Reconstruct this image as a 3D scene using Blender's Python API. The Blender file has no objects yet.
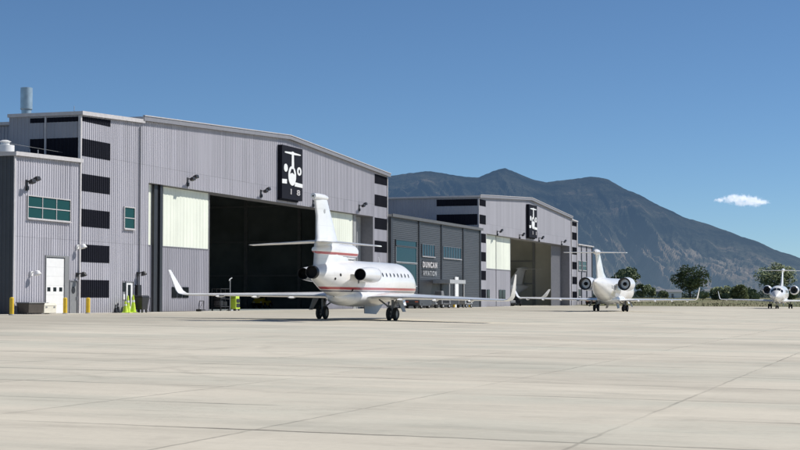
import bpy, math, random
from mathutils import Vector, Matrix, noise
random.seed(7)
PI = math.pi
scn = bpy.context.scene
COL = scn.collection

# ------------------------------------------------------------------ helpers
def link(o, parent=None):
    COL.objects.link(o)
    if parent is not None: o.parent = parent
    return o
def tag(o, label=None, cat=None, group=None, kind=None):
    if label: o['label'] = label
    if cat: o['category'] = cat
    if group: o['group'] = group
    if kind: o['kind'] = kind
    return o
def thing(name, label, cat, loc=(0, 0, 0), rz=0, group=None, ry=0):
    o = bpy.data.objects.new(name, None); o.empty_display_size = .3
    o.location = loc; o.rotation_euler = (0, ry, rz)
    link(o); return tag(o, label, cat, group)
class MB:
    def __init__(s): s.v = []; s.f = []; s.m = []; s.sm = []
    def add(s, vs, fs, mi=0, smooth=False):
        b = len(s.v); s.v += [tuple(v) for v in vs]
        for f in fs:
            s.f.append(tuple(i + b for i in f)); s.m.append(mi); s.sm.append(smooth)
    def box(s, x0, x1, y0, y1, z0, z1, mi=0):
        if x0 > x1: x0, x1 = x1, x0
        if y0 > y1: y0, y1 = y1, y0
        v = [(x0,y0,z0),(x1,y0,z0),(x1,y1,z0),(x0,y1,z0),(x0,y0,z1),(x1,y0,z1),(x1,y1,z1),(x0,y1,z1)]
        s.add(v, [(3,2,1,0),(4,5,6,7),(0,1,5,4),(1,2,6,5),(2,3,7,6),(3,0,4,7)], mi)
    def hexa(s, b, t, mi=0):
        n = len(b)
        s.add(list(b)+list(t), [tuple(range(n))[::-1], tuple(range(n, 2*n))] + [(i,(i+1)%n,(i+1)%n+n,i+n) for i in range(n)], mi)
    def tube(s, p, q, r, r2=None, n=10, mi=0, caps=True):
        p = Vector(p); q = Vector(q); d = (q-p).normalized(); r2 = r if r2 is None else r2
        a = d.orthogonal().normalized(); b = d.cross(a)
        vs = []
        for c, rr in ((p, r), (q, r2)):
            for k in range(n):
                t = 2*PI*k/n; vs.append(c + a*math.cos(t)*rr + b*math.sin(t)*rr)
        s.add(vs, [(k,(k+1)%n,(k+1)%n+n,k+n) for k in range(n)], mi, True)
        if caps: s.add(vs, [tuple(range(n))[::-1], tuple(range(n, 2*n))], mi)
    def lathe(s, o, ax, prof, n=24, mi=0, smooth=True):   # prof: (dist along axis, radius[, mat])
        o = Vector(o); d = Vector(ax).normalized(); a = d.orthogonal().normalized(); b = d.cross(a)
        for i in range(len(prof)-1):
            (t0, r0), (t1, r1) = prof[i][:2], prof[i+1][:2]
            m = prof[i][2] if len(prof[i]) > 2 else mi
            vs = []
            for t, r in ((t0, r0), (t1, r1)):
                for k in range(n):
                    w = 2*PI*k/n; vs.append(o + d*t + a*math.cos(w)*r + b*math.sin(w)*r)
            s.add(vs, [(k,(k+1)%n,(k+1)%n+n,k+n) for k in range(n)], m, smooth)
    def rib(s, o, d, nrm, s0, s1, zb, zt0, zt1, pitch=.3, dep=.04, mi=0, zb1=None, back=0.0):
        # ribbed metal sheet: o origin (x,y), d direction, nrm outward normal
        zb1 = zb if zb1 is None else zb1
        L = s1 - s0; k0 = math.floor(s0/pitch); pts = []
        k = k0
        while k*pitch < s1:
            for a, h in ((0, 0), (.55, 0), (.66, 1), (.89, 1)):
                q = (k + a)*pitch
                if s0 < q < s1: pts.append((q, h))
            k += 1
        pts = [(s0, 0)] + pts + [(s1, 0)]
        vs = []; fs = []
        for q, h in pts:
            t = (q - s0)/L
            x = o[0] + d[0]*q + nrm[0]*(dep*h + back); y = o[1] + d[1]*q + nrm[1]*(dep*h + back)
            vs += [(x, y, zb + (zb1-zb)*t), (x, y, zt0 + (zt1-zt0)*t)]
        for i in range(len(pts)-1):
            fs.append((2*i, 2*i+2, 2*i+3, 2*i+1))
        s.add(vs, fs, mi)
    def clap(s, o, d, nrm, s0, s1, z0, z1, pitch=.22, dep=.035, mi=0):   # horizontal ribs
        z = z0; rows = []
        while z < z1:
            for a, h in ((0, 0), (.5, 0), (.62, 1), (.88, 1)):
                if z + a*pitch < z1: rows.append((z + a*pitch, h))
            z += pitch
        rows.append((z1, 0)); vs = []
        for zz, h in rows:
            for q in (s0, s1):
                vs.append((o[0]+d[0]*q+nrm[0]*dep*h, o[1]+d[1]*q+nrm[1]*dep*h, zz))
        s.add(vs, [(2*i, 2*i+1, 2*i+3, 2*i+2) for i in range(len(rows)-1)], mi)
    def build(s, name, mats, parent=None, bevel=0, seg=2):
        me = bpy.data.meshes.new(name); me.from_pydata(s.v, [], s.f)
        if not isinstance(mats, (list, tuple)): mats = [mats]
        for m in mats: me.materials.append(m)
        me.polygons.foreach_set('material_index', s.m)
        me.polygons.foreach_set('use_smooth', s.sm); me.update()
        o = bpy.data.objects.new(name, me); link(o, parent)
        if bevel:
            b = o.modifiers.new('bevel', 'BEVEL'); b.width = bevel; b.segments = seg; b.limit_method = 'ANGLE'
        return o
def copy_tree(o, parent=None):
    c = o.copy(); COL.objects.link(c); c.parent = parent
    for ch in list(o.children): copy_tree(ch, c)
    return c
def BOX(name, mat, parent, *a, bevel=0):
    m = MB(); m.box(*a); return m.build(name, mat, parent, bevel)

# ------------------------------------------------------------------ materials
def newmat(name):
    m = bpy.data.materials.new(name); m.use_nodes = True
    nt = m.node_tree; return m, nt, nt.nodes['Principled BSDF']
def N(nt, typ, **kw):
    n = nt.nodes.new(typ)
    for k, v in kw.items(): setattr(n, k, v)
    return n
def mat(name, col, rough=.6, metal=0, var=.08, scale=3.0, spec=.5, coat=0, bump=0, stretch=(1,1,1)):
    m, nt, b = newmat(name)
    tc = N(nt, 'ShaderNodeTexCoord'); mp = N(nt, 'ShaderNodeMapping'); mp.inputs['Scale'].default_value = stretch
    nz = N(nt, 'ShaderNodeTexNoise'); nz.inputs['Scale'].default_value = scale; nz.inputs['Detail'].default_value = 5
    nt.links.new(tc.outputs['Object'], mp.inputs[0]); nt.links.new(mp.outputs[0], nz.inputs['Vector'])
    mr = N(nt, 'ShaderNodeMapRange'); mr.inputs[1].default_value = .3; mr.inputs[2].default_value = .7
    mr.inputs[3].default_value = 1-var; mr.inputs[4].default_value = 1+var
    nt.links.new(nz.outputs['Fac'], mr.inputs[0])
    mx = N(nt, 'ShaderNodeVectorMath', operation='SCALE'); mx.inputs[0].default_value = col[:3]
    nt.links.new(mr.outputs[0], mx.inputs['Scale']); nt.links.new(mx.outputs[0], b.inputs['Base Color'])
    b.inputs['Roughness'].default_value = rough; b.inputs['Metallic'].default_value = metal
    b.inputs['Specular IOR Level'].default_value = spec; b.inputs['Coat Weight'].default_value = coat
    if bump:
        bp = N(nt, 'ShaderNodeBump'); bp.inputs['Strength'].default_value = bump
        nt.links.new(nz.outputs['Fac'], bp.inputs['Height']); nt.links.new(bp.outputs[0], b.inputs['Normal'])
    return m
M = dict(
 lav=mat('lavender_grey_metal', (.432,.425,.468), .55, var=.07, scale=1.4, stretch=(1,1,.04)),
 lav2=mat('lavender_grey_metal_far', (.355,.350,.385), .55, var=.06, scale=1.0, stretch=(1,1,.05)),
 navy=mat('dark_navy_metal', (.007,.008,.015), .75, var=.12, spec=.15, scale=1),
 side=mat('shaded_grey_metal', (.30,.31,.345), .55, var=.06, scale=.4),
 slate=mat('slate_grey_metal', (.056,.063,.073), .5, var=.12, scale=.5, stretch=(1,.3,1)),
 darkpost=mat('dark_post', (.025,.028,.034), .5, var=.1),
 trim=mat('pale_trim', (.52,.50,.50), .5, var=.08),
 greytrim=mat('grey_trim', (.22,.22,.24), .5, var=.08),
 roof=mat('roof_membrane', (.36,.36,.36), .8, var=.1),
 trans=mat('translucent_panel', (.77,.80,.69), .45, var=.04, scale=.5),
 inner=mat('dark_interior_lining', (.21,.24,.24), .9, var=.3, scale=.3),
 inner2=mat('shaded_olive_lining', (.64,.64,.57), .9, var=.12, scale=.3),
 inner3=mat('daylit_beige_lining', (.88,.87,.78), .9, var=.08, scale=.3),
 steel=mat('steel_frame', (.30,.31,.31), .6, var=.1),
 white=mat('white_paint', (.80,.80,.79), .4, var=.03),
 steel2=mat('dark_coping', (.10,.105,.11), .6, var=.1),
 offw=mat('cream_paint', (.68,.65,.55), .5, var=.06),
 black=mat('black_plastic', (.014,.014,.016), .45, var=.2),
 rubber=mat('tyre_rubber', (.02,.02,.02), .8, var=.2),
 yellow=mat('safety_yellow', (.75,.50,.03), .5, var=.08),
 lime=mat('lime_plastic', (.55,.72,.06), .5, var=.08),
 orange=mat('faded_orange', (.60,.14,.07), .6, var=.08),
 brown=mat('brown_grey_bin', (.07,.06,.05), .7, var=.15),
 grey=mat('grey_paint', (.22,.225,.23), .5, var=.08),
 lgrey=mat('light_grey_paint', (.40,.41,.42), .5, var=.08),
 galv=mat('galvanised_metal', (.40,.50,.55), .35, .5, var=.12),
 jet=mat('aircraft_white', (.80,.80,.79), .28, var=.025, scale=1.2, coat=.4),
 jetgrey=mat('aircraft_grey', (.30,.32,.35), .4, var=.05),
 metal=mat('bare_metal', (.45,.45,.46), .3, .8, var=.1),
 nozz=mat('dark_nozzle', (.02,.02,.022), .45, .3, var=.2),
 hole=mat('duct_black', (.006,.006,.006), .9, var=.1),  # matte black for the discs that close engine ducts
 bark=mat('bark', (.09,.065,.045), .9, var=.25, scale=4, bump=.5),
)
def glass(name, col, rough=.08):
    m, nt, b = newmat(name); b.inputs['Base Color'].default_value = (*col, 1)
    b.inputs['Roughness'].default_value = rough; b.inputs['Specular IOR Level'].default_value = .10
    tc = N(nt,'ShaderNodeTexCoord'); nz = N(nt,'ShaderNodeTexNoise'); nz.inputs['Scale'].default_value = .6
    bp = N(nt,'ShaderNodeBump'); bp.inputs['Strength'].default_value = .06
    nt.links.new(tc.outputs['Object'], nz.inputs['Vector']); nt.links.new(nz.outputs['Fac'], bp.inputs['Height']); nt.links.new(bp.outputs[0], b.inputs['Normal'])
    return m
M['teal'] = glass('teal_glass', (.012,.062,.060)); M['blueglass'] = glass('blue_glass', (.012,.04,.06)); M['officeglass'] = glass('office_glass', (.006,.04,.055)); M['dglass'] = glass('dark_glass', (.01,.013,.016))

def stripe_mat(name, bands, col=(.80,.80,.79)):
    # bands painted along the object: (z0, z1, colour)
    m, nt, b = newmat(name); tc = N(nt,'ShaderNodeTexCoord'); sp = N(nt,'ShaderNodeSeparateXYZ')
    nt.links.new(tc.outputs['Object'], sp.inputs[0])
    nz = N(nt,'ShaderNodeTexNoise'); nz.inputs['Scale'].default_value = 1.5; nz.inputs['Detail'].default_value = 4
    nt.links.new(tc.outputs['Object'], nz.inputs['Vector'])
    mr = N(nt,'ShaderNodeMapRange'); mr.inputs[3].default_value = .96; mr.inputs[4].default_value = 1.03
    nt.links.new(nz.outputs['Fac'], mr.inputs[0])
    base = N(nt,'ShaderNodeVectorMath', operation='SCALE'); base.inputs[0].default_value = col; nt.links.new(mr.outputs[0], base.inputs['Scale'])
    cur = base.outputs[0]
    for z0, z1, c in bands:
        g = N(nt,'ShaderNodeMath', operation='GREATER_THAN'); g.inputs[1].default_value = z0; nt.links.new(sp.outputs['Z'], g.inputs[0])
        l = N(nt,'ShaderNodeMath', operation='LESS_THAN'); l.inputs[1].default_value = z1; nt.links.new(sp.outputs['Z'], l.inputs[0])
        a = N(nt,'ShaderNodeMath', operation='MULTIPLY'); nt.links.new(g.outputs[0], a.inputs[0]); nt.links.new(l.outputs[0], a.inputs[1])
        mx = N(nt,'ShaderNodeMix', data_type='RGBA'); nt.links.new(a.outputs[0], mx.inputs['Factor'])
        nt.links.new(cur, mx.inputs['A']); mx.inputs['B'].default_value = (*c, 1); cur = mx.outputs['Result']
    nt.links.new(cur, b.inputs['Base Color']); b.inputs['Roughness'].default_value = .28; b.inputs['Coat Weight'].default_value = .4
    return m
def panel_lines(m, step=1.45, amt=.30):
    nt = m.node_tree; b = nt.nodes['Principled BSDF']; src = b.inputs['Base Color'].links[0].from_socket; L = nt.links.new
    tc = N(nt,'ShaderNodeTexCoord'); sp = N(nt,'ShaderNodeSeparateXYZ'); L(tc.outputs['Object'], sp.inputs[0])
    def line(sock, st, w, off=0.):
        a = N(nt,'ShaderNodeMath', operation='ADD'); a.inputs[1].default_value = 100*st+off; L(sock, a.inputs[0])
        d = N(nt,'ShaderNodeMath', operation='DIVIDE'); d.inputs[1].default_value = st; L(a.outputs[0], d.inputs[0])
        f = N(nt,'ShaderNodeMath', operation='FRACT'); L(d.outputs[0], f.inputs[0])
        g = N(nt,'ShaderNodeMath', operation='LESS_THAN'); g.inputs[1].default_value = w/st; L(f.outputs[0], g.inputs[0]); return g.outputs[0]
    mx = N(nt,'ShaderNodeMath', operation='MAXIMUM'); L(line(sp.outputs['Y'], step, .022), mx.inputs[0]); L(line(sp.outputs['Z'], .93, .014, .2), mx.inputs[1])
    k = N(nt,'ShaderNodeMath', operation='MULTIPLY'); k.inputs[1].default_value = amt; L(mx.outputs[0], k.inputs[0])
    nz = N(nt,'ShaderNodeTexNoise'); nz.inputs['Scale'].default_value = 1.1; nz.inputs['Detail'].default_value = 7; mp = N(nt,'ShaderNodeMapping'); mp.inputs['Scale'].default_value = (1,.35,2.2)
    L(tc.outputs['Object'], mp.inputs[0]); L(mp.outputs[0], nz.inputs['Vector'])
    gr = N(nt,'ShaderNodeMapRange'); gr.inputs[1].default_value = .52; gr.inputs[2].default_value = .75; gr.inputs[3].default_value = 0; gr.inputs[4].default_value = .22; L(nz.outputs['Fac'], gr.inputs[0])
    sm = N(nt,'ShaderNodeMath', operation='ADD'); L(k.outputs[0], sm.inputs[0]); L(gr.outputs[0], sm.inputs[1])
    c = N(nt,'ShaderNodeMix', data_type='RGBA'); L(sm.outputs[0], c.inputs['Factor']); L(src, c.inputs['A']); c.inputs['B'].default_value = (.38,.37,.36,1); L(c.outputs['Result'], b.inputs['Base Color'])
RED = (.42,.05,.06); DK = (.05,.045,.10)
M['falcon'] = stripe_mat('white_paint_red_stripe', [(1.80,1.95,RED),(1.68,1.75,DK)])
M['duct'] = stripe_mat('duct_paint_red_stripe', [(3.78,3.92,RED),(3.68,3.73,DK)])

for k_ in ('falcon','duct','jet'): panel_lines(M[k_])
def leafmat(name, c1, c2):
    m, nt, b = newmat(name); tc = N(nt,'ShaderNodeTexCoord'); nz = N(nt,'ShaderNodeTexNoise'); nz.inputs['Scale'].default_value = .6; nz.inputs['Detail'].default_value = 3
    nt.links.new(tc.outputs['Object'], nz.inputs['Vector'])
    cr = N(nt,'ShaderNodeValToRGB'); cr.color_ramp.elements[0].position = .35; cr.color_ramp.elements[1].position = .68
    cr.color_ramp.elements[0].color = (*c1,1); cr.color_ramp.elements[1].color = (*c2,1)
    nt.links.new(nz.outputs['Fac'], cr.inputs[0]); nt.links.new(cr.outputs[0], b.inputs['Base Color']); b.inputs['Roughness'].default_value = .8
    b.inputs['Specular IOR Level'].default_value = .2
    return m
M['leafd'] = leafmat('dark_foliage', (.11,.15,.085), (.25,.29,.165))
M['leafm'] = leafmat('olive_foliage', (.16,.20,.105), (.33,.36,.20))
M['leaff'] = leafmat('distant_foliage', (.05,.075,.065), (.085,.115,.09))

def weather(m):
    nt = m.node_tree; b = nt.nodes['Principled BSDF']; src = b.inputs['Base Color'].links[0].from_socket; L = nt.links.new
    tc = N(nt,'ShaderNodeTexCoord'); sp = N(nt,'ShaderNodeSeparateXYZ'); L(tc.outputs['Object'], sp.inputs[0])
    def ma(op, a, c=None, cl=False):
        n = N(nt,'ShaderNodeMath', operation=op); n.use_clamp = cl
        for i, q in enumerate((a, c)):
            if q is None: continue
            if isinstance(q, (int, float)): n.inputs[i].default_value = q
            else: L(q, n.inputs[i])
        return n.outputs[0]
    wn = N(nt,'ShaderNodeTexWhiteNoise', noise_dimensions='2D'); cb = N(nt,'ShaderNodeCombineXYZ')
    L(ma('FLOOR', ma('DIVIDE', sp.outputs['Y'], .9)), cb.inputs[0]); L(ma('FLOOR', ma('DIVIDE', ma('ADD', sp.outputs['Z'], .4), 6.1)), cb.inputs[1]); L(cb.outputs[0], wn.inputs['Vector'])
    tone = ma('MULTIPLY', ma('SUBTRACT', wn.outputs['Value'], .5), .10)
    lap = ma('LESS_THAN', ma('FRACT', ma('DIVIDE', ma('ADD', sp.outputs['Z'], .4), 6.1)), .006)
    mp = N(nt,'ShaderNodeMapping'); mp.inputs['Scale'].default_value = (1,5,.12); L(tc.outputs['Object'], mp.inputs[0])
    nz = N(nt,'ShaderNodeTexNoise'); nz.inputs['Scale'].default_value = 1; nz.inputs['Detail'].default_value = 6; L(mp.outputs[0], nz.inputs['Vector'])
    run = ma('MULTIPLY', ma('SUBTRACT', nz.outputs['Fac'], .55, True), .7)
    base = ma('MULTIPLY', ma('SUBTRACT', 1.0, ma('DIVIDE', ma('SUBTRACT', sp.outputs['Z'], .65), 1.1), True), ma('MULTIPLY', nz.outputs['Fac'], .35))
    v = ma('SUBTRACT', ma('SUBTRACT', ma('SUBTRACT', ma('ADD', 1.0, tone), run), base), ma('MULTIPLY', lap, .25))
    sc = N(nt,'ShaderNodeVectorMath', operation='SCALE'); L(src, sc.inputs[0]); L(v, sc.inputs['Scale']); L(sc.outputs[0], b.inputs['Base Color'])
for k_ in ('lav','lav2','side','trans'): weather(M[k_])

# ground height of the gently draining apron
EYE = 1.57
def gz(x): return -.0116*max(-56.2, min(0, x))
TILT = .0116
def rise(x, y):
    e = 270+1.5*(max(-56.2,min(160,x))+47.8); d = max(0, y-e-4)
    return min(1.45, d*.011) + max(0, min(1.2, (d-150)*.0012))

# concrete apron
def apron_mat():
    m, nt, b = newmat('concrete_apron'); L = nt.links.new
    tc = N(nt,'ShaderNodeTexCoord'); P = tc.outputs['Object']; sp = N(nt,'ShaderNodeSeparateXYZ'); L(P, sp.inputs[0])
    def noise_(scale, det=6, stretch=(1,1,1), rough=.6, lo=.3, hi=.7, a=0., c=1.):
        mp = N(nt,'ShaderNodeMapping'); mp.inputs['Scale'].default_value = stretch; L(P, mp.inputs[0])
        n = N(nt,'ShaderNodeTexNoise'); n.inputs['Scale'].default_value = scale; n.inputs['Detail'].default_value = det; n.inputs['Roughness'].default_value = rough
        L(mp.outputs[0], n.inputs['Vector']); r = N(nt,'ShaderNodeMapRange')
        r.inputs[1].default_value = lo; r.inputs[2].default_value = hi; r.inputs[3].default_value = a; r.inputs[4].default_value = c
        L(n.outputs['Fac'], r.inputs[0]); return r.outputs[0]
    def ma(op, a, c=None, cl=False):
        n = N(nt,'ShaderNodeMath', operation=op); n.use_clamp = cl
        for i, q in enumerate((a, c)):
            if q is None: continue
            if isinstance(q, (int, float)): n.inputs[i].default_value = q
            else: L(q, n.inputs[i])
        return n.outputs[0]
    def joint(axis, off, wide, jit):
        w = ma('ADD', ma('ADD', axis, off), jit)
        fr = ma('FRACT', ma('DIVIDE', w, 3.8))
        d = ma('MULTIPLY', ma('MINIMUM', fr, ma('SUBTRACT', 1.0, fr)), 3.8)
        return ma('SUBTRACT', 1.0, ma('DIVIDE', ma('SUBTRACT', d, wide*.4), wide), True)
    jn = noise_(1.3, 4, a=-.02, c=.02)
    jx = joint(sp.outputs['X'], 3.55+380, .026, jn); jy = joint(sp.outputs['Y'], -1.75+380, .06, ma('MULTIPLY', jn, 2.0))
    brk = noise_(.22, 4, a=.0, c=1.0, lo=.40, hi=.60)
    brk2 = noise_(.16, 5, a=.05, c=.62, lo=.38, hi=.62); cn = noise_(.35, 7, (1,1,1), .7, 0, 1, 0, 1); crack = ma('MULTIPLY', ma('SUBTRACT', 1.0, ma('MULTIPLY', ma('ABSOLUTE', ma('SUBTRACT', cn, .5)), 170.0), True), noise_(.12, 3, a=0, c=.8, lo=.56, hi=.66))
    j = ma('MAXIMUM', ma('MAXIMUM', ma('MULTIPLY', jx, brk2), ma('MULTIPLY', jy, brk)), ma('MULTIPLY', crack, .55))
    # soft dirt along joints
    sx = joint(sp.outputs['X'], 3.55+380, .35, noise_(.8,4,a=-.15,c=.15)); sy = joint(sp.outputs['Y'], -1.75+380, .3, jn)
    soft = ma('MULTIPLY', ma('MAXIMUM', sx, ma('MULTIPLY', sy, .3)), noise_(.35, 5, a=-.06, c=.13, lo=.4, hi=.75))
    # per-slab tone
    fl = N(nt,'ShaderNodeVectorMath', operation='FLOOR'); dv = N(nt,'ShaderNodeVectorMath', operation='DIVIDE'); ad = N(nt,'ShaderNodeVectorMath', operation='ADD')
    ad.inputs[1].default_value = (3.55+380, -1.75+380, 0); dv.inputs[1].default_value = (3.8,3.8,1000)
    L(P, ad.inputs[0]); L(ad.outputs[0], dv.inputs[0]); L(dv.outputs[0], fl.inputs[0])
    wn = N(nt,'ShaderNodeTexWhiteNoise'); L(fl.outputs[0], wn.inputs['Vector'])
    slab = ma('MULTIPLY', ma('SUBTRACT', wn.outputs['Value'], .5), .07)
    big = noise_(.06, 6, a=-.07, c=.06); mid = noise_(.35, 8, (.35,1,1), .65, a=-.09, c=.07)
    streak = noise_(.5, 9, (.24,1.5,1), .78, .48, .70, .02, -.11); streak2 = noise_(1.6, 6, (.12,1.6,1), .7, .56, .72, 0, -.11); patch = noise_(.09, 4, (.5,1.3,1), .5, .42, .62, .03, -.07)
    fine = noise_(9, 6, a=-.05, c=.05, rough=.75)
    blot = noise_(.8, 9, (.6,1.2,1), .75, .52, .70, .02, -.13)
    # tyre marks roughly along the taxi line
    tm = noise_(.22, 5, (3.0,.08,1), .6, .60, .70, 0, -.08)
    wob = noise_(.3, 3, a=-.25, c=.25)
    def arc(cx, cy, r, w):
        dx = ma('ADD', sp.outputs['X'], -cx); dy = ma('ADD', sp.outputs['Y'], -cy)
        rr = ma('SQRT', ma('ADD', ma('MULTIPLY', dx, dx), ma('MULTIPLY', dy, dy)))
        return ma('SUBTRACT', 1.0, ma('DIVIDE', ma('ABSOLUTE', ma('ADD', ma('SUBTRACT', rr, r), wob)), w), True)
    skid = ma('MAXIMUM', ma('MAXIMUM', arc(-8, 33, 7.5, .22), arc(-8, 33, 9.6, .22)), ma('MAXIMUM', arc(6, 52, 26, .3), arc(6, 52, 28.4, .3)))
    skid = ma('MULTIPLY', ma('MULTIPLY', skid, noise_(.3, 5, a=0, c=1, lo=.42, hi=.62)), -.13)
    oil = noise_(.55, 4, (1,1,1), .5, .70, .80, 0, -.22)
    v = ma('ADD', ma('ADD', ma('ADD', 1.0, slab), skid), oil)
    for q in (big, mid, streak, streak2, patch, fine, blot, tm): v = ma('ADD', v, q)
    v = ma('SUBTRACT', v, soft)
    # older, darker slabs near the buildings
    dk = N(nt,'ShaderNodeMapRange'); dk.inputs[1].default_value = -43; dk.inputs[2].default_value = -30; dk.inputs[3].default_value = .80; dk.inputs[4].default_value = 1.0
    L(ma('ADD', sp.outputs['X'], noise_(.1,3,a=-3,c=3)), dk.inputs[0]); v = ma('MULTIPLY', v, dk.outputs[0])
    v = ma('MULTIPLY', v, ma('SUBTRACT', 1.0, ma('MULTIPLY', j, .66)))
    sc = N(nt,'ShaderNodeVectorMath', operation='SCALE'); sc.inputs[0].default_value = (.598,.548,.448); L(v, sc.inputs['Scale'])
    tint = N(nt,'ShaderNodeMix', data_type='RGBA', blend_type='MULTIPLY'); L(noise_(.14, 5, (.4,1.4,1), .6, .45, .62, 0, .9), tint.inputs['Factor']); L(sc.outputs[0], tint.inputs['A']); tint.inputs['B'].default_value = (.88,.92,.93,1)
    L(tint.outputs['Result'], b.inputs['Base Color']); b.inputs['Roughness'].default_value = .85; b.inputs['Specular IOR Level'].default_value = .25
    bp = N(nt,'ShaderNodeBump'); bp.inputs['Strength'].default_value = .25; bp.inputs['Distance'].default_value = .02
    L(ma('SUBTRACT', fine, ma('MULTIPLY', j, .5)), bp.inputs['Height']); L(bp.outputs[0], b.inputs['Normal'])
    return m
M['apron'] = apron_mat()
M['strip'] = mat('pale_concrete_strip', (.56,.53,.45), .85, var=.1, scale=.8)
def field_mat():
    m, nt, b = newmat('dry_field'); L = nt.links.new
    tc = N(nt,'ShaderNodeTexCoord'); mp = N(nt,'ShaderNodeMapping'); mp.inputs['Scale'].default_value = (1,.25,1); L(tc.outputs['Object'], mp.inputs[0])
    nz = N(nt,'ShaderNodeTexNoise'); nz.inputs['Scale'].default_value = .05; nz.inputs['Detail'].default_value = 9; nz.inputs['Roughness'].default_value = .7; L(mp.outputs[0], nz.inputs['Vector'])
    cr = N(nt,'ShaderNodeValToRGB'); e = cr.color_ramp.elements; e[0].position = .38; e[0].color = (.115,.13,.05,1); e[1].position = .66; e[1].color = (.22,.185,.095,1)
    L(nz.outputs['Fac'], cr.inputs[0]); L(cr.outputs[0], b.inputs['Base Color']); b.inputs['Roughness'].default_value = .95
    return m
M['field'] = field_mat()

# ------------------------------------------------------------------ ground
XS = [-9000,-400,-56.2,0,300,9000]
def sheet(name, mt, ys, dz=0, xs=XS, edge=None):
    m = MB(); vs = []; fs = []
    for y in ys:
        for x in xs: vs.append((x, y, gz(x)+dz+rise(x, y)))
    n = len(xs)
    for i in range(len(ys)-1):
        for k in range(n-1): a = i*n+k; fs.append((a, a+1, a+1+n, a+n))
    m.add(vs, fs); return m.build(name, mt)
tag(sheet('ground', M['field'], [-3000,-100,60]+[240+8*k for k in range(30)]+[500,550,600,700,900,1200,1700,16000], -.012, [-9000,-400,-120,-56.2,-50,-45,-40,-35,-30,-25,-20,-15,-10,-5,0,20,40,60,80,100,130,160,300,9000]), kind='structure')
m = MB()
def ey(x): return 270 + 1.5*(x+47.8)
xs = [-56.2,-40,-25,-10,0,60,160]
vs = [(x,-60,gz(x)) for x in xs] + [(x,ey(x),gz(x)) for x in xs]; n = len(xs)
m.add(vs, [(k,k+1,k+1+n,k+n) for k in range(n-1)])
# slab carried under and past the buildings
m.add([(-130,40,gz(-130)),(-56.2,40,gz(-56.2)),(-56.2,288,gz(-56.2)),(-130,288,gz(-130))], [(0,1,2,3)])
m.add([(-56.2,258,gz(-56.2)-.001),(-50,266,gz(-50)-.001),(-56.2,288,gz(-56.2)-.001)], [(0,1,2)])
tag(m.build('concrete_apron', M['apron']), kind='structure')
m = MB(); m.add([(-56.15,60,gz(-56.15)+.004),(-54.3,60,gz(-54.3)+.004),(-54.3,284,gz(-54.3)+.004),(-56.15,284,gz(-56.15)+.004)], [(0,1,2,3)])
tag(m.build('pavement_strip', M['strip']), kind='structure')

# ------------------------------------------------------------------ building kit (facade faces +X)
XF = -56.2; G = .652
FO, FD, FN = (XF, 0), (0, 1), (1, 0)
BANDS = [(11.68,12.91),(9.21,10.43),(6.72,7.96),(4.23,5.47),(1.74,2.99)]
def fwall(mb, y0, y1, z0, zt0, zt1, x=XF, pitch=.3, mi=0, dep=None):
    if dep is None: dep = .045 if y0 < 200 else .018
    mb.rib((x,0), FD, FN, y0, y1, z0, zt0, zt1, pitch, dep, mi)
def swall(mb, Y, x0, x1, z0, zt0, zt1, pitch=.3, mi=0, nrm=(0,-1)):   # wall in the X direction, facing nrm
    mb.rib((0,Y), (1,0), nrm, x0, x1, z0, zt0, zt1, pitch, .045, mi)
def window(par, y0, y1, z0, z1, ny, nz, x=XF, g='teal', fr='trim', fw=.07):
    m = MB(); d = x+.05
    m.box(d,d+.09,y0-fw,y1+fw,z0-fw,z0); m.box(d,d+.09,y0-fw,y1+fw,z1,z1+fw)
    m.box(d,d+.09,y0-fw,y0,z0,z1); m.box(d,d+.09,y1,y1+fw,z0,z1)
    for i in range(1,ny): q=y0+(y1-y0)*i/ny; m.box(d,d+.07,q-.03,q+.03,z0,z1)
    for i in range(1,nz): q=z0+(z1-z0)*i/nz; m.box(d,d+.066,y0,y1,q-.03,q+.03)
    m.box(d-.002,d+.16,y0-fw-.03,y1+fw+.03,z0-fw-.05,z0-fw-.001)
    w = m.build('window', M[fr], par)
    p = MB(); p.box(d,d+.03,y0,y1,z0,z1); p.build('pane', M[g], w); return w
def floodlight(par, y, z, x=XF, mt='black'):
    m = MB(); m.tube((x+.04,y,z),(x+.55,y+.05,z+.05),.035); m.box(x+.03,x+.09,y-.12,y+.12,z-.6,z+.12); m.box(x+.06,x+.2,y-.16,y+.06,z-.55,z-.3)
    heads = []
    for s_, a in ((-1,.0),(1,.22)):
        c = Vector((x+.62,y+.30*s_,z+a)); m.tube((x+.5,y,z+.03),c,.03); heads.append(c)
    f = m.build('floodlight', M[mt], par)
    for c in heads:
        m = MB(); m.hexa([(c.x-.1,c.y-.24,c.z-.2),(c.x+.2,c.y-.24,c.z-.09),(c.x+.2,c.y+.24,c.z-.09),(c.x-.1,c.y+.24,c.z-.2)],
               [(c.x-.15,c.y-.22,c.z+.02),(c.x+.13,c.y-.22,c.z+.15),(c.x+.13,c.y+.22,c.z+.15),(c.x-.15,c.y+.22,c.z+.02)]); m.build('lamp_head', M[mt], f, .015)
    return f
def wall_lamp(par, y, z, mt='white', x=XF):
    m = MB(); m.box(x+.045,x+.16,y-.12,y+.12,z-.18,z+.12); m.tube((x+.1,y,z),(x+.5,y,z+.12),.04)
    m.lathe((x+.5,y,z+.16),(.35,0,-1),[(0,.06),(.06,.16),(.26,.24),(.3,.24),(.28,.0)],12)
    return m.build('wall_lamp', M[mt], par)
def beam(mb, p, q, w, h, mi=0):   # sloping cap along Y or X, w across, h high
    p = Vector(p); q = Vector(q); d = (q-p).normalized(); s = Vector((d.y,-d.x,0)).normalized()*w/2; u = Vector((0,0,h/2))
    mb.hexa([p-s-u,p+s-u,p+s+u,p-s+u],[q-s-u,q+s-u,q+s+u,q-s+u], mi)

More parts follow.
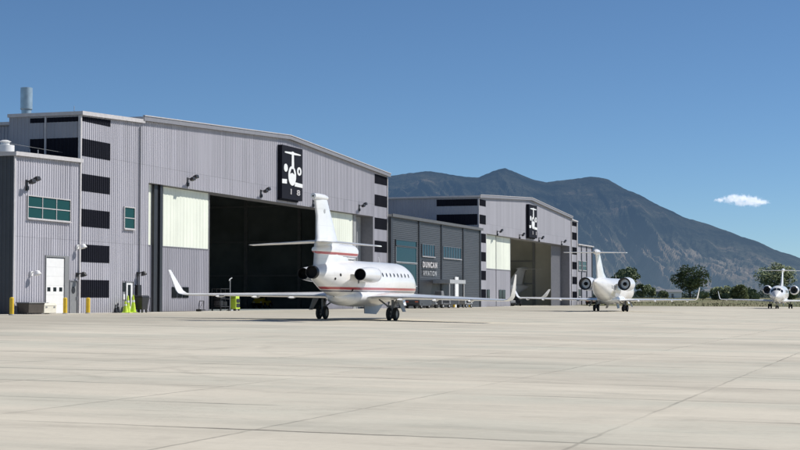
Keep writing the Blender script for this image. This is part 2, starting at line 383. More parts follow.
def hangar(name, label, Y0, Y1, col_left, col_right, leftann=None, rightann=None):
    """Y0..Y1 gable span. col_*: (y0,y1) of the dark banded strip."""
    t = thing(name, label, 'hangar', (0,0,0))
    ze, zp = 15.42, 16.80; ym = (Y0+Y1)/2; HD = 10.5
    o0, o1 = Y0+1.1 if leftann else Y0+3.98, Y1-1.15 if rightann else Y1-5.0
    return t, ze, zp, ym, HD

def roofz(y, Y0, Y1, ze=15.42, zp=16.8):
    ym = (Y0+Y1)/2
    return ze + (zp-ze)*(1-abs(y-ym)/(ym-Y0))

def main_hangar(t, Y0, Y1, d0, d1, colband, side0=True):
    """front wall with the wide door opening d0..d1, gable roof, rear and end walls"""
    HD = 10.5; ym = (Y0+Y1)/2; XB = -114
    rz = lambda y: roofz(y, Y0, Y1)
    m = MB()
    fwall(m, Y0, d0, G, rz(Y0)-.3, rz(d0)-.3)
    fwall(m, d0, ym, HD, rz(d0)-.3, rz(ym)-.3); fwall(m, ym, d1, HD, rz(ym)-.3, rz(d1)-.3)
    fwall(m, d1, Y1, G, rz(d1)-.3, rz(Y1)-.3)
    m.build('front_wall', M['lav' if Y0 < 200 else 'lav2'], t)
    # door head: soffit box and thickness
    m = MB(); m.box(XF-1.6,XF-.01,d0-.05,d1+.05,HD,HD+.5); m.box(XF-1.6,XF-.01,d0-.4,d0,G,HD); m.box(XF-1.6,XF-.01,d1,d1+.4,G,HD)
    m.build('door_surround', M['greytrim'], t)
    m = MB()
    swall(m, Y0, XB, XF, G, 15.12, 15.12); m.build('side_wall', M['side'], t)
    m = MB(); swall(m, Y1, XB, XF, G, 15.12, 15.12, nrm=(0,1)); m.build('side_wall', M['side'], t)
    m = MB(); m.rib((XB,0), FD, (-1,0), Y0, ym, G, rz(Y0)-.3, rz(ym)-.3); m.rib((XB,0), FD, (-1,0), ym, Y1, G, rz(ym)-.3, rz(Y1)-.3)
    m.build('rear_wall', M['side'], t)
    m = MB()
    for a, b in ((Y0-.25,ym),(ym,Y1+.25)):
        za, zb = (rz(Y0)-.01, rz(ym)) if a < ym-1 and b == ym else (rz(ym), rz(Y1)-.01)
        m.hexa([(XB-.3,a,za-.28),(XF+.25,a,za-.28),(XF+.25,b,zb-.28),(XB-.3,b,zb-.28)],
               [(XB-.3,a,za-.03),(XF+.25,a,za-.03),(XF+.25,b,zb-.03),(XB-.3,b,zb-.03)])
    m.build('roof', M['roof'], t)
    m = MB()
    beam(m,(XF+.30,Y0-.27,rz(Y0)-.16),(XF+.30,ym,rz(ym)-.16),.09,.34); beam(m,(XF+.30,ym,rz(ym)-.16),(XF+.30,Y1+.27,rz(Y1)-.16),.09,.34)
    m.build('fascia', M['greytrim'], t)
    m = MB()
    beam(m,(XF+.30,Y0-.27,rz(Y0)+.05),(XF+.30,ym,rz(ym)+.05),.2,.07); beam(m,(XF+.30,ym,rz(ym)+.05),(XF+.30,Y1+.27,rz(Y1)+.05),.2,.07)
    m.box(XB,XF+.3,Y0-.32,Y0-.26,15.18,15.40)
    m.build('roof_edge_trim', M['trim'], t)
    return rz

# ================= hangar 1 (near) =================
t1 = thing('hangar', 'nearest lavender grey hangar with a dark open doorway and lower blocks on its left', 'hangar')
A0, A1 = 108.4, 166.3
rz1 = main_hangar(t1, A0, A1, 109.5, 161.6, None)
# left annex
m = MB()
az = lambda y: 13.06+1.68 + (y-99.1)*.0435
gd0, gd1, gdz = 94.55, 97.1, 4.46
md0, md1, mdz = 97.75, 98.9, 2.95
pd0, pd1, pdz = 105.45, 107.15, 2.97
fwall(m, 99.1, pd0, G, az(99.1)-.2, az(pd0)-.2); fwall(m, pd0, pd1, pdz, az(pd0)-.2, az(pd1)-.2); fwall(m, pd1, A0-.06, G, az(pd1)-.2, az(A0)-.2)
m.build('annex_front_wall', M['lav'], t1)
lz = lambda y: 11.15 + (y-90.57)*.026
m = MB()
fwall(m, 90.57, gd0, G, lz(90.57)-.2, lz(gd0)-.2); fwall(m, gd0, gd1, gdz, lz(gd0)-.2, lz(gd1)-.2); fwall(m, gd1, md0, G, lz(gd1)-.2, lz(md0)-.2)
fwall(m, md0, md1, mdz, lz(md0)-.2, lz(md1)-.2); fwall(m, md1, 99.1, G, lz(md1)-.2, lz(99.1)-.2)
m.build('low_block_front_wall', M['lav'], t1)
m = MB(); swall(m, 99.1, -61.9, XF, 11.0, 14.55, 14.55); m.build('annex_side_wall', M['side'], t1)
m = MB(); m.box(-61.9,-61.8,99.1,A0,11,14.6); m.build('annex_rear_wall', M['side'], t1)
m = MB(); swall(m, 90.57, -84, XF, G, 10.95, 10.95); m.build('low_block_side_wall', M['slate'], t1)  # wall turned from the sun, its shade put into the slate colour
m = MB()
m.hexa([(-61.95,99.0,14.54),(XF+.2,99.0,14.54),(XF+.2,A0-.02,az(A0)-.2),(-61.95,A0-.02,az(A0)-.2)],[(-61.95,99.0,14.70),(XF+.2,99.0,14.70),(XF+.2,A0-.02,az(A0)-.03),(-61.95,A0-.02,az(A0)-.03)])
m.build('annex_roof', M['roof'], t1)
m = MB(); m.hexa([(-84,90.5,10.95),(XF+.2,90.5,10.95),(XF+.2,99.08,11.17),(-84,99.08,11.17)],[(-84,90.5,11.10),(XF+.2,90.5,11.10),(XF+.2,99.08,11.32),(-84,99.08,11.32)])
m.box(-84,-61.95,99.08,108.3,10.95,11.3)
m.build('low_block_roof', M['roof'], t1)
m = MB()
beam(m,(XF+.24,90.4,lz(90.4)-.07),(XF+.24,99.08,lz(99.08)-.07),.1,.26); beam(m,(XF+.24,98.95,az(98.95)-.08),(XF+.24,A0-.02,az(A0)-.08),.1,.28)
beam(m,(-84,90.42,11.06),(XF+.3,90.42,11.06),.1,.26); beam(m,(-61.95,98.97,14.66),(XF+.3,98.97,14.66),.1,.24)
m.box(XF+.05,XF+.12,98.98,99.16,G,14.5); m.box(XF-.08,XF+.06,98.99,99.05,11.3,14.5)
m.box(XF+.05,XF+.12,90.5,90.66,G,10.9)
m.box(-58.98,-58.88,98.99,99.05,11.3,14.5)
m.build('roof_edge_trim', M['trim'], t1)
def panel(par, y0, y1, z0, z1, zt1=None, x=XF):
    m = MB(); m.rib((x,0), FD, FN, y0, y1, z0, z1, zt1 or z1, .3, .045, back=.012); m.box(x-.02,x+.006,y0,y1,z0,z1)
    return m.build('dark_band', M['navy'], par)
def spanel(par, Y, x0, x1, z0, z1):
    m = MB(); m.rib((0,Y), (1,0), (0,-1), x0, x1, z0, z1, z1, .3, .045, back=.012)
    return m.build('dark_band', M['navy'], par)
panel(t1, 99.25, 103.4, 14.13, 14.45, 14.63)
for z0, z1 in BANDS: panel(t1, 99.25, 103.4, z0, z1)
for x0, x1 in ((-60.2,-58.99),(-58.87,-56.35)):
    spanel(t1, 99.1, x0, x1, 14.08, 14.42); spanel(t1, 99.1, x0, x1, 11.5, 12.95)
panel(t1, 161.9, 166.1, 14.1, 15.12, 15.02)
for z0, z1 in BANDS: panel(t1, 161.9, 166.1, z0, z1)
m = MB(); m.box(XF+.05,XF+.11,166.12,166.3,G,15.0); m.build('corner_trim', M['trim'], t1)
window(t1, 92.2, 97.65, 7.0, 8.42, 3, 2); window(t1, 105.55, 107.1, 6.88, 8.4, 1, 2)
# overhead door
m = MB()
for i in range(6):
    z = G+.02+i*.625; m.box(XF-.02,XF+.03,gd0+.06,gd1-.06,z,z+.622)
od = m.build('overhead_door', M['white'], t1, .01)
for k in range(3):
    c = gd0+.5+k*.78; m = MB(); m.box(XF+.03,XF+.04,c-.2,c+.2,2.15,2.43); m.build('pane', M['dglass'], od)
m = MB(); m.box(XF-.05,XF+.1,gd0-.02,gd0+.06,G,gdz); m.box(XF-.05,XF+.1,gd1-.06,gd1+.5,G,gdz-.0); m.box(XF-.05,XF+.1,gd0-.02,gd1+.5,gdz,gdz+.12)
m.build('door_frame', M['grey'], t1)
def mandoor(par, y0, y1, z1, mt, glassy=False):
    m = MB(); m.box(XF-.04,XF+.02,y0+.07,y1-.07,G,z1-.07); d = m.build('door', M[mt], par)
    m = MB(); m.box(XF-.06,XF+.09,y0,y0+.07,G,z1); m.box(XF-.06,XF+.09,y1-.07,y1,G,z1); m.box(XF-.06,XF+.09,y0+.07,y1-.07,z1-.07,z1); m.build('frame', M['greytrim'], d)
    m = MB(); m.box(XF+.02,XF+.08,y1-.2,y1-.16,1.55,1.8); m.build('handle', M['metal'], d)
    return d
d = mandoor(t1, md0, md1, mdz, 'grey')
m = MB(); m.lathe((XF+.02,(md0+md1)/2,2.25),(1,0,0),[(0,.24),(.02,.24),(.02,0)],20); m.build('round_notice', M['black'], d)
d = mandoor(t1, pd0+.45, pd1, pdz, 'white'); m = MB(); m.box(XF+.02,XF+.03,106.3,106.75,1.1,2.7); m.build('pane', M['dglass'], d)
m = MB(); m.box(XF-.03,XF+.03,pd0,pd0+.44,G,pdz-.02); m.box(XF+.03,XF+.06,pd0+.05,pd0+.4,2.2,2.85,1); m.box(XF+.03,XF+.06,pd0+.1,pd0+.35,1.6,2.0,2); m.build('side_light', [M['greytrim'],M['dglass'],M['white']], t1)
# conduits, boxes and downpipe
m = MB(); m.tube((XF+.12,107.95,G),(XF+.12,107.95,14.6),.055); m.build('downpipe', M['greytrim'], t1)
m = MB(); m.box(XF+.06,XF+.28,107.4,107.95,1.9,2.7); m.tube((XF+.12,107.6,G),(XF+.12,107.6,3.6),.04); m.tube((XF+.16,108.1,1.4),(XF+.16,108.1,2.5),.05); m.build('electrical_box', M['black'], t1)
wall_lamp(t1, 107.75, 3.55, 'black'); wall_lamp(t1, 98.75, 3.35, 'black'); wall_lamp(t1, 98.7, 5.3); wall_lamp(t1, 92.7, 3.35)
floodlight(t1, 92.1, 9.35)
for y, z in ((116.2,11.25),(131.1,11.25),(143.8,11.1),(157.0,11.4)): floodlight(t1, y, z)
# stack, roof equipment
m = MB(); m.lathe((-62.9,103.0,11.2),(0,0,1),[(0,.36),(4.1,.36),(4.35,.36),(4.4,.42),(4.45,.44),(6.0,.44),(6.02,.40),(5.8,.38),(5.4,.36)],24); m.build('exhaust_stack', M['galv'], t1)
m = MB(); m.lathe((-58.7,93.5,11.2),(0,0,1),[(0,.35),(.25,.35),(.3,.62),(.75,.62),(.8,.3),(.95,.3),(1.0,.42),(1.1,.2),(1.12,0)],20); m.box(-60.0,-59.3,93,94,11.2,11.9); m.build('roof_fan', M['white'], t1)
for p_, q_, r_ in (((XF-1,100,14.6),(XF-1,100,15.3),.02),((XF-6,118,15.4),(XF-6,118,16.6),.02),((-57.2,95.2,11.2),(-57.2,95.2,11.75),.03),((-60.0,98.8,11.2),(-60.0,98.8,12.2),.025)):
    m = MB(); m.tube(p_, q_, r_); m.build('roof_pipe', M['lgrey'], t1)
m = MB()
for (y0,y1,z1) in ((90.8,99,11.9),): m.tube((-57.4,y0,z1),(-57.4,y1-.2,z1),.012)
m.build('guard_cable', M['grey'], t1)
# interior lining
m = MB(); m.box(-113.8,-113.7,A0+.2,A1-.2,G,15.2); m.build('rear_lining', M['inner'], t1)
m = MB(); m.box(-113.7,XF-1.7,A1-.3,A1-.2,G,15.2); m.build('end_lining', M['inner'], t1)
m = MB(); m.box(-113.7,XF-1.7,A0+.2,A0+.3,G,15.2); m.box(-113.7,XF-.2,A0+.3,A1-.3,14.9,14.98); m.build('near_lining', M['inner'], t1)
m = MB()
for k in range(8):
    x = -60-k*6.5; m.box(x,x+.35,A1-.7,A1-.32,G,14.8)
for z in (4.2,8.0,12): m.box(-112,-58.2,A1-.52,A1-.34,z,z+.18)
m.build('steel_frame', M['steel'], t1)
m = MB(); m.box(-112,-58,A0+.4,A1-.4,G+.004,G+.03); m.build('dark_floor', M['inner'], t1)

def leaf(par, y0, y1, x, split=5.74, win=None, top='trans', ztop=10.46, low='lav'):
    if y0 > 200: low = 'lav2'
    dm = MB(); fwall(dm, y0, y1, G+.03, split, split, x=x, pitch=.22); dm.box(x-.22,x-.03,y0,y1,G+.03,split)
    o = dm.build('hangar_door', M[low], par)
    p = MB(); fwall(p, y0, y1, split+.06, ztop, ztop, x=x, pitch=.6, dep=.02); p.box(x-.18,x-.03,y0,y1,split+.06,ztop); p.build('translucent_panel', M[top], o)
    q = MB(); q.box(x-.2,x+.07,y0,y1,split,split+.06); q.box(x-.2,x+.075,y0-.0,y0+.06,G+.05,ztop); q.box(x-.2,x+.075,y1-.06,y1,G+.05,ztop); q.build('door_rail', M['greytrim'], o)
    for (a, b, c, d) in (win or []):
        w = MB(); w.box(x+.05,x+.09,a,b,c,d); n_ = max(1, round((b-a)/.9))
        w2 = w.build('pane', M['dglass'], o)
    return o
leaf(t1, 109.55, 111.1, XF-.55)
m = MB(); m.box(XF-.75,XF-.30,111.1,111.65,G,10.5); m.box(XF-.75,XF-.18,111.9,112.2,G,10.5); m.box(XF-.75,XF-.35,111.65,112.7,G,10.5); m.build('door_post', M['darkpost'], t1)
leaf(t1, 112.7, 121.5, XF-.55, 5.74, [(114.6,115.5,1.75,2.6),(115.65,116.4,1.75,2.6),(116.55,117.6,1.75,2.6)])
leaf(t1, 148.85, 156.8, XF-.55, 6.1)
m = MB(); fwall(m, 158.0, 161.6, G, 10.46, 10.46, x=XF-1.5, pitch=.55, dep=.12); m.build('recessed_door_leaf', M['lgrey'], t1)
m = MB(); m.box(XF-1.6,XF-.6,156.9,157.9,G,10.46); m.build('door_post', M['steel'], t1)

# ================= office between =================
t2 = thing('office_building', 'dark slate ribbed office building between the two big hangars', 'building')
XO = XF+.3; OT = 11.02; B0, B1 = 166.36, 204.0
posts = [166.36, 176.9, 185.9, 195.5, 203.6]
m = MB()
for a, b in zip(posts[:-1], posts[1:]): m.clap((XO,0), FD, FN, a+.5 if a == posts[0] else a+.15, b, G, OT-.3)
m.box(XO-.3,XO-.01,B0,B1,G,OT-.3); m.build('front_wall', M['slate'], t2)
for i, p in enumerate(posts):
    m = MB(); m.box(XO-.1,XO+.12,p+(.02 if i==0 else -.22),p+(.75 if i==0 else .22),G,OT-.25); m.build('pilaster', M['darkpost'], t2)
m = MB(); m.box(-100,XO,B0+.02,B0+.2,G,OT-.3); m.box(-100,-99.8,B0+.2,B1,G,OT-.3); m.build('rear_wall', M['slate'], t2)
m = MB(); m.box(-100,XO+.25,B0,B1,OT-.3,OT-.02); m.build('roof', M['steel'], t2)
m = MB(); m.box(XO+.25,XO+.35,B0,B1+.1,OT-.3,OT+.03); m.build('roof_edge_trim', M['steel2'], t2)
window(t2, 168.2, 175.7, 3.2, 5.65, 1, 1, XO, 'officeglass', 'lgrey', .05); window(t2, 168.2, 175.7, 5.85, 7.5, 1, 1, XO, 'officeglass', 'lgrey', .05); window(t2, 168.2, 175.7, 7.68, 8.25, 1, 1, XO, 'officeglass', 'slate', .05)
window(t2, 177.9, 182.9, 6.75, 8.1, 5, 1, XO, 'blueglass', 'greytrim', .04); window(t2, 186.4, 194.3, 6.75, 8.1, 7, 1, XO, 'blueglass', 'greytrim', .04)
for a_, b_ in ((177.8,183.0),(186.3,194.4)):
    m = MB(); m.box(XO+.05,XO+.2,a_,b_,6.6,6.7); m.build('window_sill', M['trim'], t2)
m = MB(); m.box(XO+.04,XO+.08,177.3,183.9,G,3.95); m.box(XO+.04,XO+.09,186.3,190.8,G,3.5); m.box(XO+.04,XO+.09,192.9,194.9,G,4.6); m.build('glazed_entrance', M['black'], t2)
m = MB(); m.box(XO+.06,XO+2.2,182.2,189.0,3.55,4.0); m.build('canopy', M['lgrey'], t2)
for y in (182.5,188.7):
    m = MB(); m.tube((XO+2.05,y,gz(XO+2)),(XO+2.05,y,3.55),.06); m.build('canopy_post', M['white'], t2)
m = MB(); m.box(XO+.06,XO+.2,191.3,192.8,G,4.45); m.build('white_door_panel', M['white'], t2)
m = MB()
for y in (169.2,): m.tube((XO-1.5,y,11),(XO-1.5,y,12.2),.05); m.tube((XO-1.5,y,11.7),(XO-1.5,y,12.9),.13)
m.build('roof_antenna', M['white'], t2)
for y, h in ((178,.6),(183,.4),(190,.6),(192.5,.5)):
    m = MB(); m.tube((XO-8,y,11),(XO-8,y,11+h+.6),.08); m.build('roof_vent', M['lgrey'], t2)

# ================= hangar 2 =================
t3 = thing('hangar', 'farther lavender grey hangar with half open doors, a beige interior and a jet parked inside', 'hangar')
C0, C1 = 204.1, 261.9
rz3 = main_hangar(t3, C0, C1, 208.0, 260.8, None)
for z0, z1 in [(14.1,14.95)]+BANDS: panel(t3, 204.2, 207.7, z0, z1)
for x0, x1 in ((-62.0,-56.35),):
    spanel(t3, C0, x0, x1, 14.05, 14.95); spanel(t3, C0, x0, x1, 11.5, 12.95)
m = MB(); m.box(XF-.02,XF+.1,204.03,204.16,G,15.0); m.build('corner_trim', M['trim'], t3)
leaf(t3, 208.05, 215.1, XF-.55, 5.8, [(208.6,209.9,1.7,3.0),(210.2,211.5,1.7,3.0)]); leaf(t3, 215.2, 223.7, XF-.7, 5.8, [(217.1,218.6,1.7,3.0),(219.0,220.6,1.7,3.0)])
m = MB(); fwall(m, 253.6, 260.75, G, 10.46, 10.46, x=XF-1.5, pitch=.6, dep=.08); m.build('recessed_door_leaf', M['greytrim'], t3)
m = MB(); m.box(-62.5,XF-1.7,C1-.3,C1-.2,G,15.2); m.build('end_lining', M['inner3'], t3)  # end wall near the doorway, incoming daylight put into a paler colour
m = MB(); m.box(-113.7,-62.5,C1-.3,C1-.2,G,15.2); m.build('end_lining', M['inner2'], t3)  # same end wall deeper in, its dimness put into the colour
m = MB(); m.box(-113.8,-113.7,C0+.2,C1-.2,G,15.2); m.box(-113.7,XF-1.7,C0+.2,C0+.3,G,15.2); m.box(-113.7,XF-.2,C0+.3,C1-.3,14.9,14.98); m.build('near_lining', M['inner2'], t3)
m = MB()
for k in range(7):
    x = -62.6-k*6.5; m.box(x,x+.4,C1-.75,C1-.32,G,14.8)
for z in (4.2,8.0,12): m.box(-112,-62.7,C1-.52,C1-.34,z,z+.2)
m.build('steel_frame', M['lgrey'], t3)
m = MB(); m.box(-112,-58,C0+.4,C1-.4,G+.004,G+.03); m.build('floor', M['strip'], t3)
for y, z in ((213.6,11.0),(226.3,11.0),(238.6,11.0),(254.5,11.0)): floodlight(t3, y, z)
# right annex
m = MB(); fwall(m, C1+.06, 266.9, G, 14.95, 14.8); m.build('annex_front_wall', M['lav2'], t3)
for z0, z1 in [(14.0,14.65)]+BANDS: panel(t3, 262.3, 266.3, z0, z1)
m = MB(); swall(m, 266.9, -64, XF, G, 14.8, 14.8, nrm=(0,1)); m.box(-64,-63.9,C1,266.9,G,14.8); m.build('annex_side_wall', M['side'], t3)
m = MB(); m.hexa([(-64,C1+.26,14.9),(XF+.2,C1+.26,14.9),(XF+.2,267,14.75),(-64,267,14.75)],[(-64,C1+.26,15.1),(XF+.2,C1+.26,15.1),(XF+.2,267,14.95),(-64,267,14.95)]); m.build('annex_roof', M['trim'], t3)
m = MB(); m.box(XF+.05,XF+.12,262.0,262.25,G,14.9); m.box(XF+.05,XF+.12,266.4,266.9,G,14.7); m.build('corner_trim', M['trim'], t3)

t4 = thing('flat_roofed_block', 'small lavender flat roofed block with dark vertical posts beyond the farther hangar', 'building')
m = MB(); fwall(m, 266.95, 279.6, G, 10.9, 10.9); m.build('front_wall', M['lav2'], t4)
m = MB(); m.box(-80,XF,279.6,279.8,G,10.9); m.box(-80,-79.8,267,279.6,G,10.9); m.build('rear_wall', M['side'], t4)
m = MB(); m.box(-80,XF+.3,266.95,279.9,10.9,11.1); m.build('roof', M['trim'], t4)
for y in (270.2,274.6,279.4):
    m = MB(); m.box(XF+.02,XF+.12,y-.22,y+.22,G,10.88); m.build('pilaster', M['darkpost'], t4)
window(t4, 267.6, 269.7, 6.7, 8.2, 2, 2); window(t4, 270.9, 274.0, 6.7, 8.2, 2, 2); window(t4, 267.4, 269.2, 2.2, 3.4, 1, 1, g='dglass')

# ------------------------------------------------------------------ signs
def poly(mb, pts, x, h=.03, mi=0):   # pts in (y,z), extruded from x
    b = [(x,y,z) for y,z in pts]; t = [(x+h,y,z) for y,z in pts]; mb.hexa(b, t, mi)
def ell(cy, cz, ry, rz, n=28, a0=0, a1=2*PI): return [(cy+ry*math.cos(a0+(a1-a0)*k/n), cz+rz*math.sin(a0+(a1-a0)*k/n)) for k in range(n + (0 if a1-a0 > 6.2 else 1))]
def text_mesh(par, body, y0, y1, z0, z1, x, name='lettering', mt='white', bold=.02):
    cu = bpy.data.curves.new(name, 'FONT'); cu.body = body; cu.extrude = .03; cu.offset = bold; cu.space_character = 1.3
    tmp = bpy.data.objects.new('tmp', cu); COL.objects.link(tmp); bpy.context.view_layer.update()
    me = bpy.data.meshes.new_from_object(tmp.evaluated_get(bpy.context.evaluated_depsgraph_get())); bpy.data.objects.remove(tmp)
    xs = [v.co.x for v in me.vertices]; ys = [v.co.y for v in me.vertices]; ax, bx, ay, by = min(xs), max(xs), min(ys), max(ys)
    for v in me.vertices:
        u = (v.co.x-ax)/(bx-ax); w = (v.co.y-ay)/(by-ay); v.co = Vector((x+v.co.z+.03, y0+(y1-y0)*u, z0+(z1-z0)*w))
    me.materials.clear(); me.materials.append(M[mt]); o = bpy.data.objects.new(name, me); link(o, par); return o
def logo_sign(y0, y1, z0, z1, label, num):
    t = thing('logo_sign', label, 'sign'); x = XF+.5
    m = MB(); m.box(XF+.06,x,y0,y1,z0,z1); m.box(XF+.06,x-.2,y0-.02,y1-.5,z0-.15,z0); m.build('sign_board', M['navy'], t)
    W, Hh = y1-y0, z1-z0
    U = lambda u, v: (y0+W*u, z1-Hh*v)
    m = MB()
    poly(m, [U(.12,.115),U(.50,.10),U(.90,.115),U(.90,.135),U(.50,.15),U(.12,.14)], x)       # tailplane
    poly(m, [U(.46,.09),U(.55,.09),U(.57,.40),U(.45,.40)], x-.005, .04)                      # fin
    cy, cz = U(.48,.55); poly(m, ell(cy,cz,W*.19,Hh*.185), x, .03)                           # fuselage
    cy, cz = U(.17,.42); poly(m, ell(cy,cz,W*.09,Hh*.075), x)                                # engine
    cy, cz = U(.83,.44); poly(m, ell(cy,cz,W*.11,Hh*.08), x)
    poly(m, [U(.0,.64),U(.22,.63),U(.22,.715),U(.0,.72)], x); poly(m, [U(.62,.66),U(1.0,.675),U(1.0,.745),U(.60,.74)], x)
    m.build('aircraft_emblem', M['white'], t)
    m = MB(); cy, cz = U(.83,.44); poly(m, ell(cy,cz,W*.035,Hh*.04), x+.028, .01); m.build('emblem_engine_hub', M['navy'], t); m = MB()
    cy, cz = U(.48,.47); poly(m, [(cy-W*.11,cz-Hh*.045),(cy+W*.0,cz-Hh*.02),(cy+W*.10,cz-Hh*.045),(cy+W*.05,cz+Hh*.05),(cy-W*.04,cz+Hh*.05)], x+.038, .01)
    m.build('emblem_windscreen', M['navy'], t)
    ya, za = U(.40,.905); yb, zb = U(.86,.80)
    text_mesh(t, num, ya, yb, za, zb, x, 'lettering', 'trim', .01)
    return t
logo_sign(134.9, 139.9, 10.85, 15.75, 'tall dark navy sign with a white aircraft emblem on the nearest hangar', '1 8')
logo_sign(230.5, 235.5, 10.85, 15.75, 'tall dark navy sign with a white aircraft emblem on the farther hangar', '1 1')
t = thing('company_sign', 'white DUNCAN AVIATION lettering on the dark slate office wall', 'sign')
text_mesh(t, 'DUNCAN', 178.0, 183.7, 5.36, 6.06, XO+.1, bold=.045, mt='trim'); text_mesh(t, 'AVIATION', 178.1, 183.5, 4.42, 5.02, XO+.1, bold=.02, mt='lgrey')
m = MB(); m.box(XO+.035,XO+.1,178.0,183.6,6.14,6.2); m.box(XO+.035,XO+.1,178.0,183.6,5.1,5.16); m.build('mounting_rail', M['darkpost'], t)

# ------------------------------------------------------------------ aircraft
def cr(p0,p1,p2,p3,t): return .5*((2*p1)+(-p0+p2)*t+(2*p0-5*p1+4*p2-p3)*t*t+(-p0+3*p1-3*p2+p3)*t**3)
class Fus:
    def __init__(s, sec): s.sec = sorted(sec)        # (y, z, rx, rz)
    def at(s, y):
        S = s.sec; y = max(S[0][0], min(S[-1][0], y)); i = 0
        while i < len(S)-2 and y > S[i+1][0]: i += 1
        a, b = S[i], S[i+1]; t = (y-a[0])/(b[0]-a[0]); p = S[i-1] if i else a; q = S[i+2] if i+2 < len(S) else b
        return [max(.004, cr(p[k],a[k],b[k],q[k],t)) if k > 1 else cr(p[k],a[k],b[k],q[k],t) for k in (1,2,3)]
    def pt(s, y, ang, off=0):     # ang from +X, up positive
        z, rx, rz = s.at(y); return Vector(((rx+off)*math.cos(ang), y, z+(rz+off)*math.sin(ang)))
    def mesh(s, mb, n=32, mi=0):
        y0, y1 = s.sec[0][0], s.sec[-1][0]; ys = [y0+(y1-y0)*k/90 for k in range(91)]
        # finer spacing at the nose
        ys += [y1-(y1-ys[-2])*q for q in (.1,.25,.5,.75)]; ys = sorted(set(ys)); vs = []; fs = []
        for y in ys:
            for k in range(n): vs.append(s.pt(y, 2*PI*k/n))
        for i in range(len(ys)-1):
            for k in range(n): fs.append((i*n+k, i*n+(k+1)%n, (i+1)*n+(k+1)%n, (i+1)*n+k))
        mb.add(vs, fs, mi, True); mb.add([s.pt(y1, 2*PI*k/n) for k in range(n)], [tuple(range(n))], mi); mb.add([s.pt(y0, 2*PI*k/n) for k in range(n)], [tuple(range(n))[::-1]], mi)
    def patch(s, mb, pts, off=.012, mi=0, sub=6):   # pts: 4 corners (y, ang)
        vs = []; n = sub+1
        for i in range(n):
            for k in range(n):
                u, v = i/sub, k/sub
                a = [(1-u)*(1-v)*pts[0][j]+u*(1-v)*pts[1][j]+u*v*pts[2][j]+(1-u)*v*pts[3][j] for j in (0,1)]
                vs.append(s.pt(a[0], a[1], off))
        mb.add(vs, [(i*n+k, (i+1)*n+k, (i+1)*n+k+1, i*n+k+1) for i in range(sub) for k in range(sub)], mi, True)
    def oval(s, mb, y, ang, ry, ra, off=.012, mi=0, n=12):
        vs = [s.pt(y, ang, off)] + [s.pt(y+ry*math.cos(2*PI*k/n)*(1), ang+ra*math.sin(2*PI*k/n), off) for k in range(n)]
        mb.add(vs, [(0, 1+k, 1+(k+1)%n) for k in range(n)], mi, True)
AF = [(1,0),(.85,.022),(.65,.045),(.4,.06),(.2,.055),(.08,.036),(.02,.018),(0,0),(.02,-.014),(.08,-.026),(.2,-.036),(.4,-.036),(.65,-.024),(.85,-.01)]
def loft(mb, secs, mi=0):    # sec: (LE xyz, chord, thickness factor, normal)
    n = len(AF); vs = []; fs = []
    for le, c, tf, nr in secs:
        le = Vector(le); nr = Vector(nr).normalized()
        for a, h in AF: vs.append(le + Vector((0,-c*a,0)) + nr*(h*c*tf))
    for i in range(len(secs)-1):
        for k in range(n): fs.append((i*n+k, i*n+(k+1)%n, (i+1)*n+(k+1)%n, (i+1)*n+k))
    mb.add(vs, fs, mi, True)
    mb.add([vs[k] for k in range(n)], [tuple(range(n))[::-1]], mi); mb.add(vs[-n:], [tuple(range(n))], mi)
def gear(par, x, y, zt, r, wx, side, brace=True):
    g = MB(); g.tube((x,y,r+.05),(x,y,zt),.075); g.tube((x,y+.05,r+.35),(x-.0*side,y+.75,zt),.045)
    if brace: g.tube((x,y,r+.25),(x-side*.85,y,zt),.05)
    g.tube((x-wx,y,r),(x+wx,y,r),.06)
    G_ = g.build('landing_gear', M['grey'], par)
    for s in (-1,1):
        w = MB(); w.lathe((x+s*wx-.1,y,r),(1,0,0),[(0,r*.55,0),(.0,r*.85,0),(.03,r*.97,0),(.08,r,0),(.12,r,0),(.17,r*.97,0),(.2,r*.85,0),(.2,r*.55,0)],24)
        w.lathe((x+s*wx-.1,y,r),(1,0,0),[(.02,0),(.02,r*.56)],20,1); w.lathe((x+s*wx-.1,y,r),(1,0,0),[(.18,r*.56),(.18,0)],20,1)
        w.build('wheel', [M['rubber'], M['steel']], G_)
    d = MB()
    if brace: d.hexa([(x+side*.42,y-.45,zt),(x+side*.46,y-.45,zt),(x+side*.46,y+.45,zt),(x+side*.42,y+.45,zt)],[(x+side*.72,y-.3,r+.15),(x+side*.76,y-.3,r+.15),(x+side*.76,y+.25,r+.15),(x+side*.72,y+.25,r+.15)])
    else:
        for s in (-1,1): d.hexa([(s*.28,y+.1,zt),(s*.31,y+.1,zt),(s*.31,y+1.1,zt),(s*.28,y+1.1,zt)],[(s*.42,y+.15,zt-.45),(s*.45,y+.15,zt-.45),(s*.45,y+1.05,zt-.45),(s*.42,y+1.05,zt-.45)])
    d.build('gear_door', M['jetgrey' if brace else 'jet'], G_)
    return G_
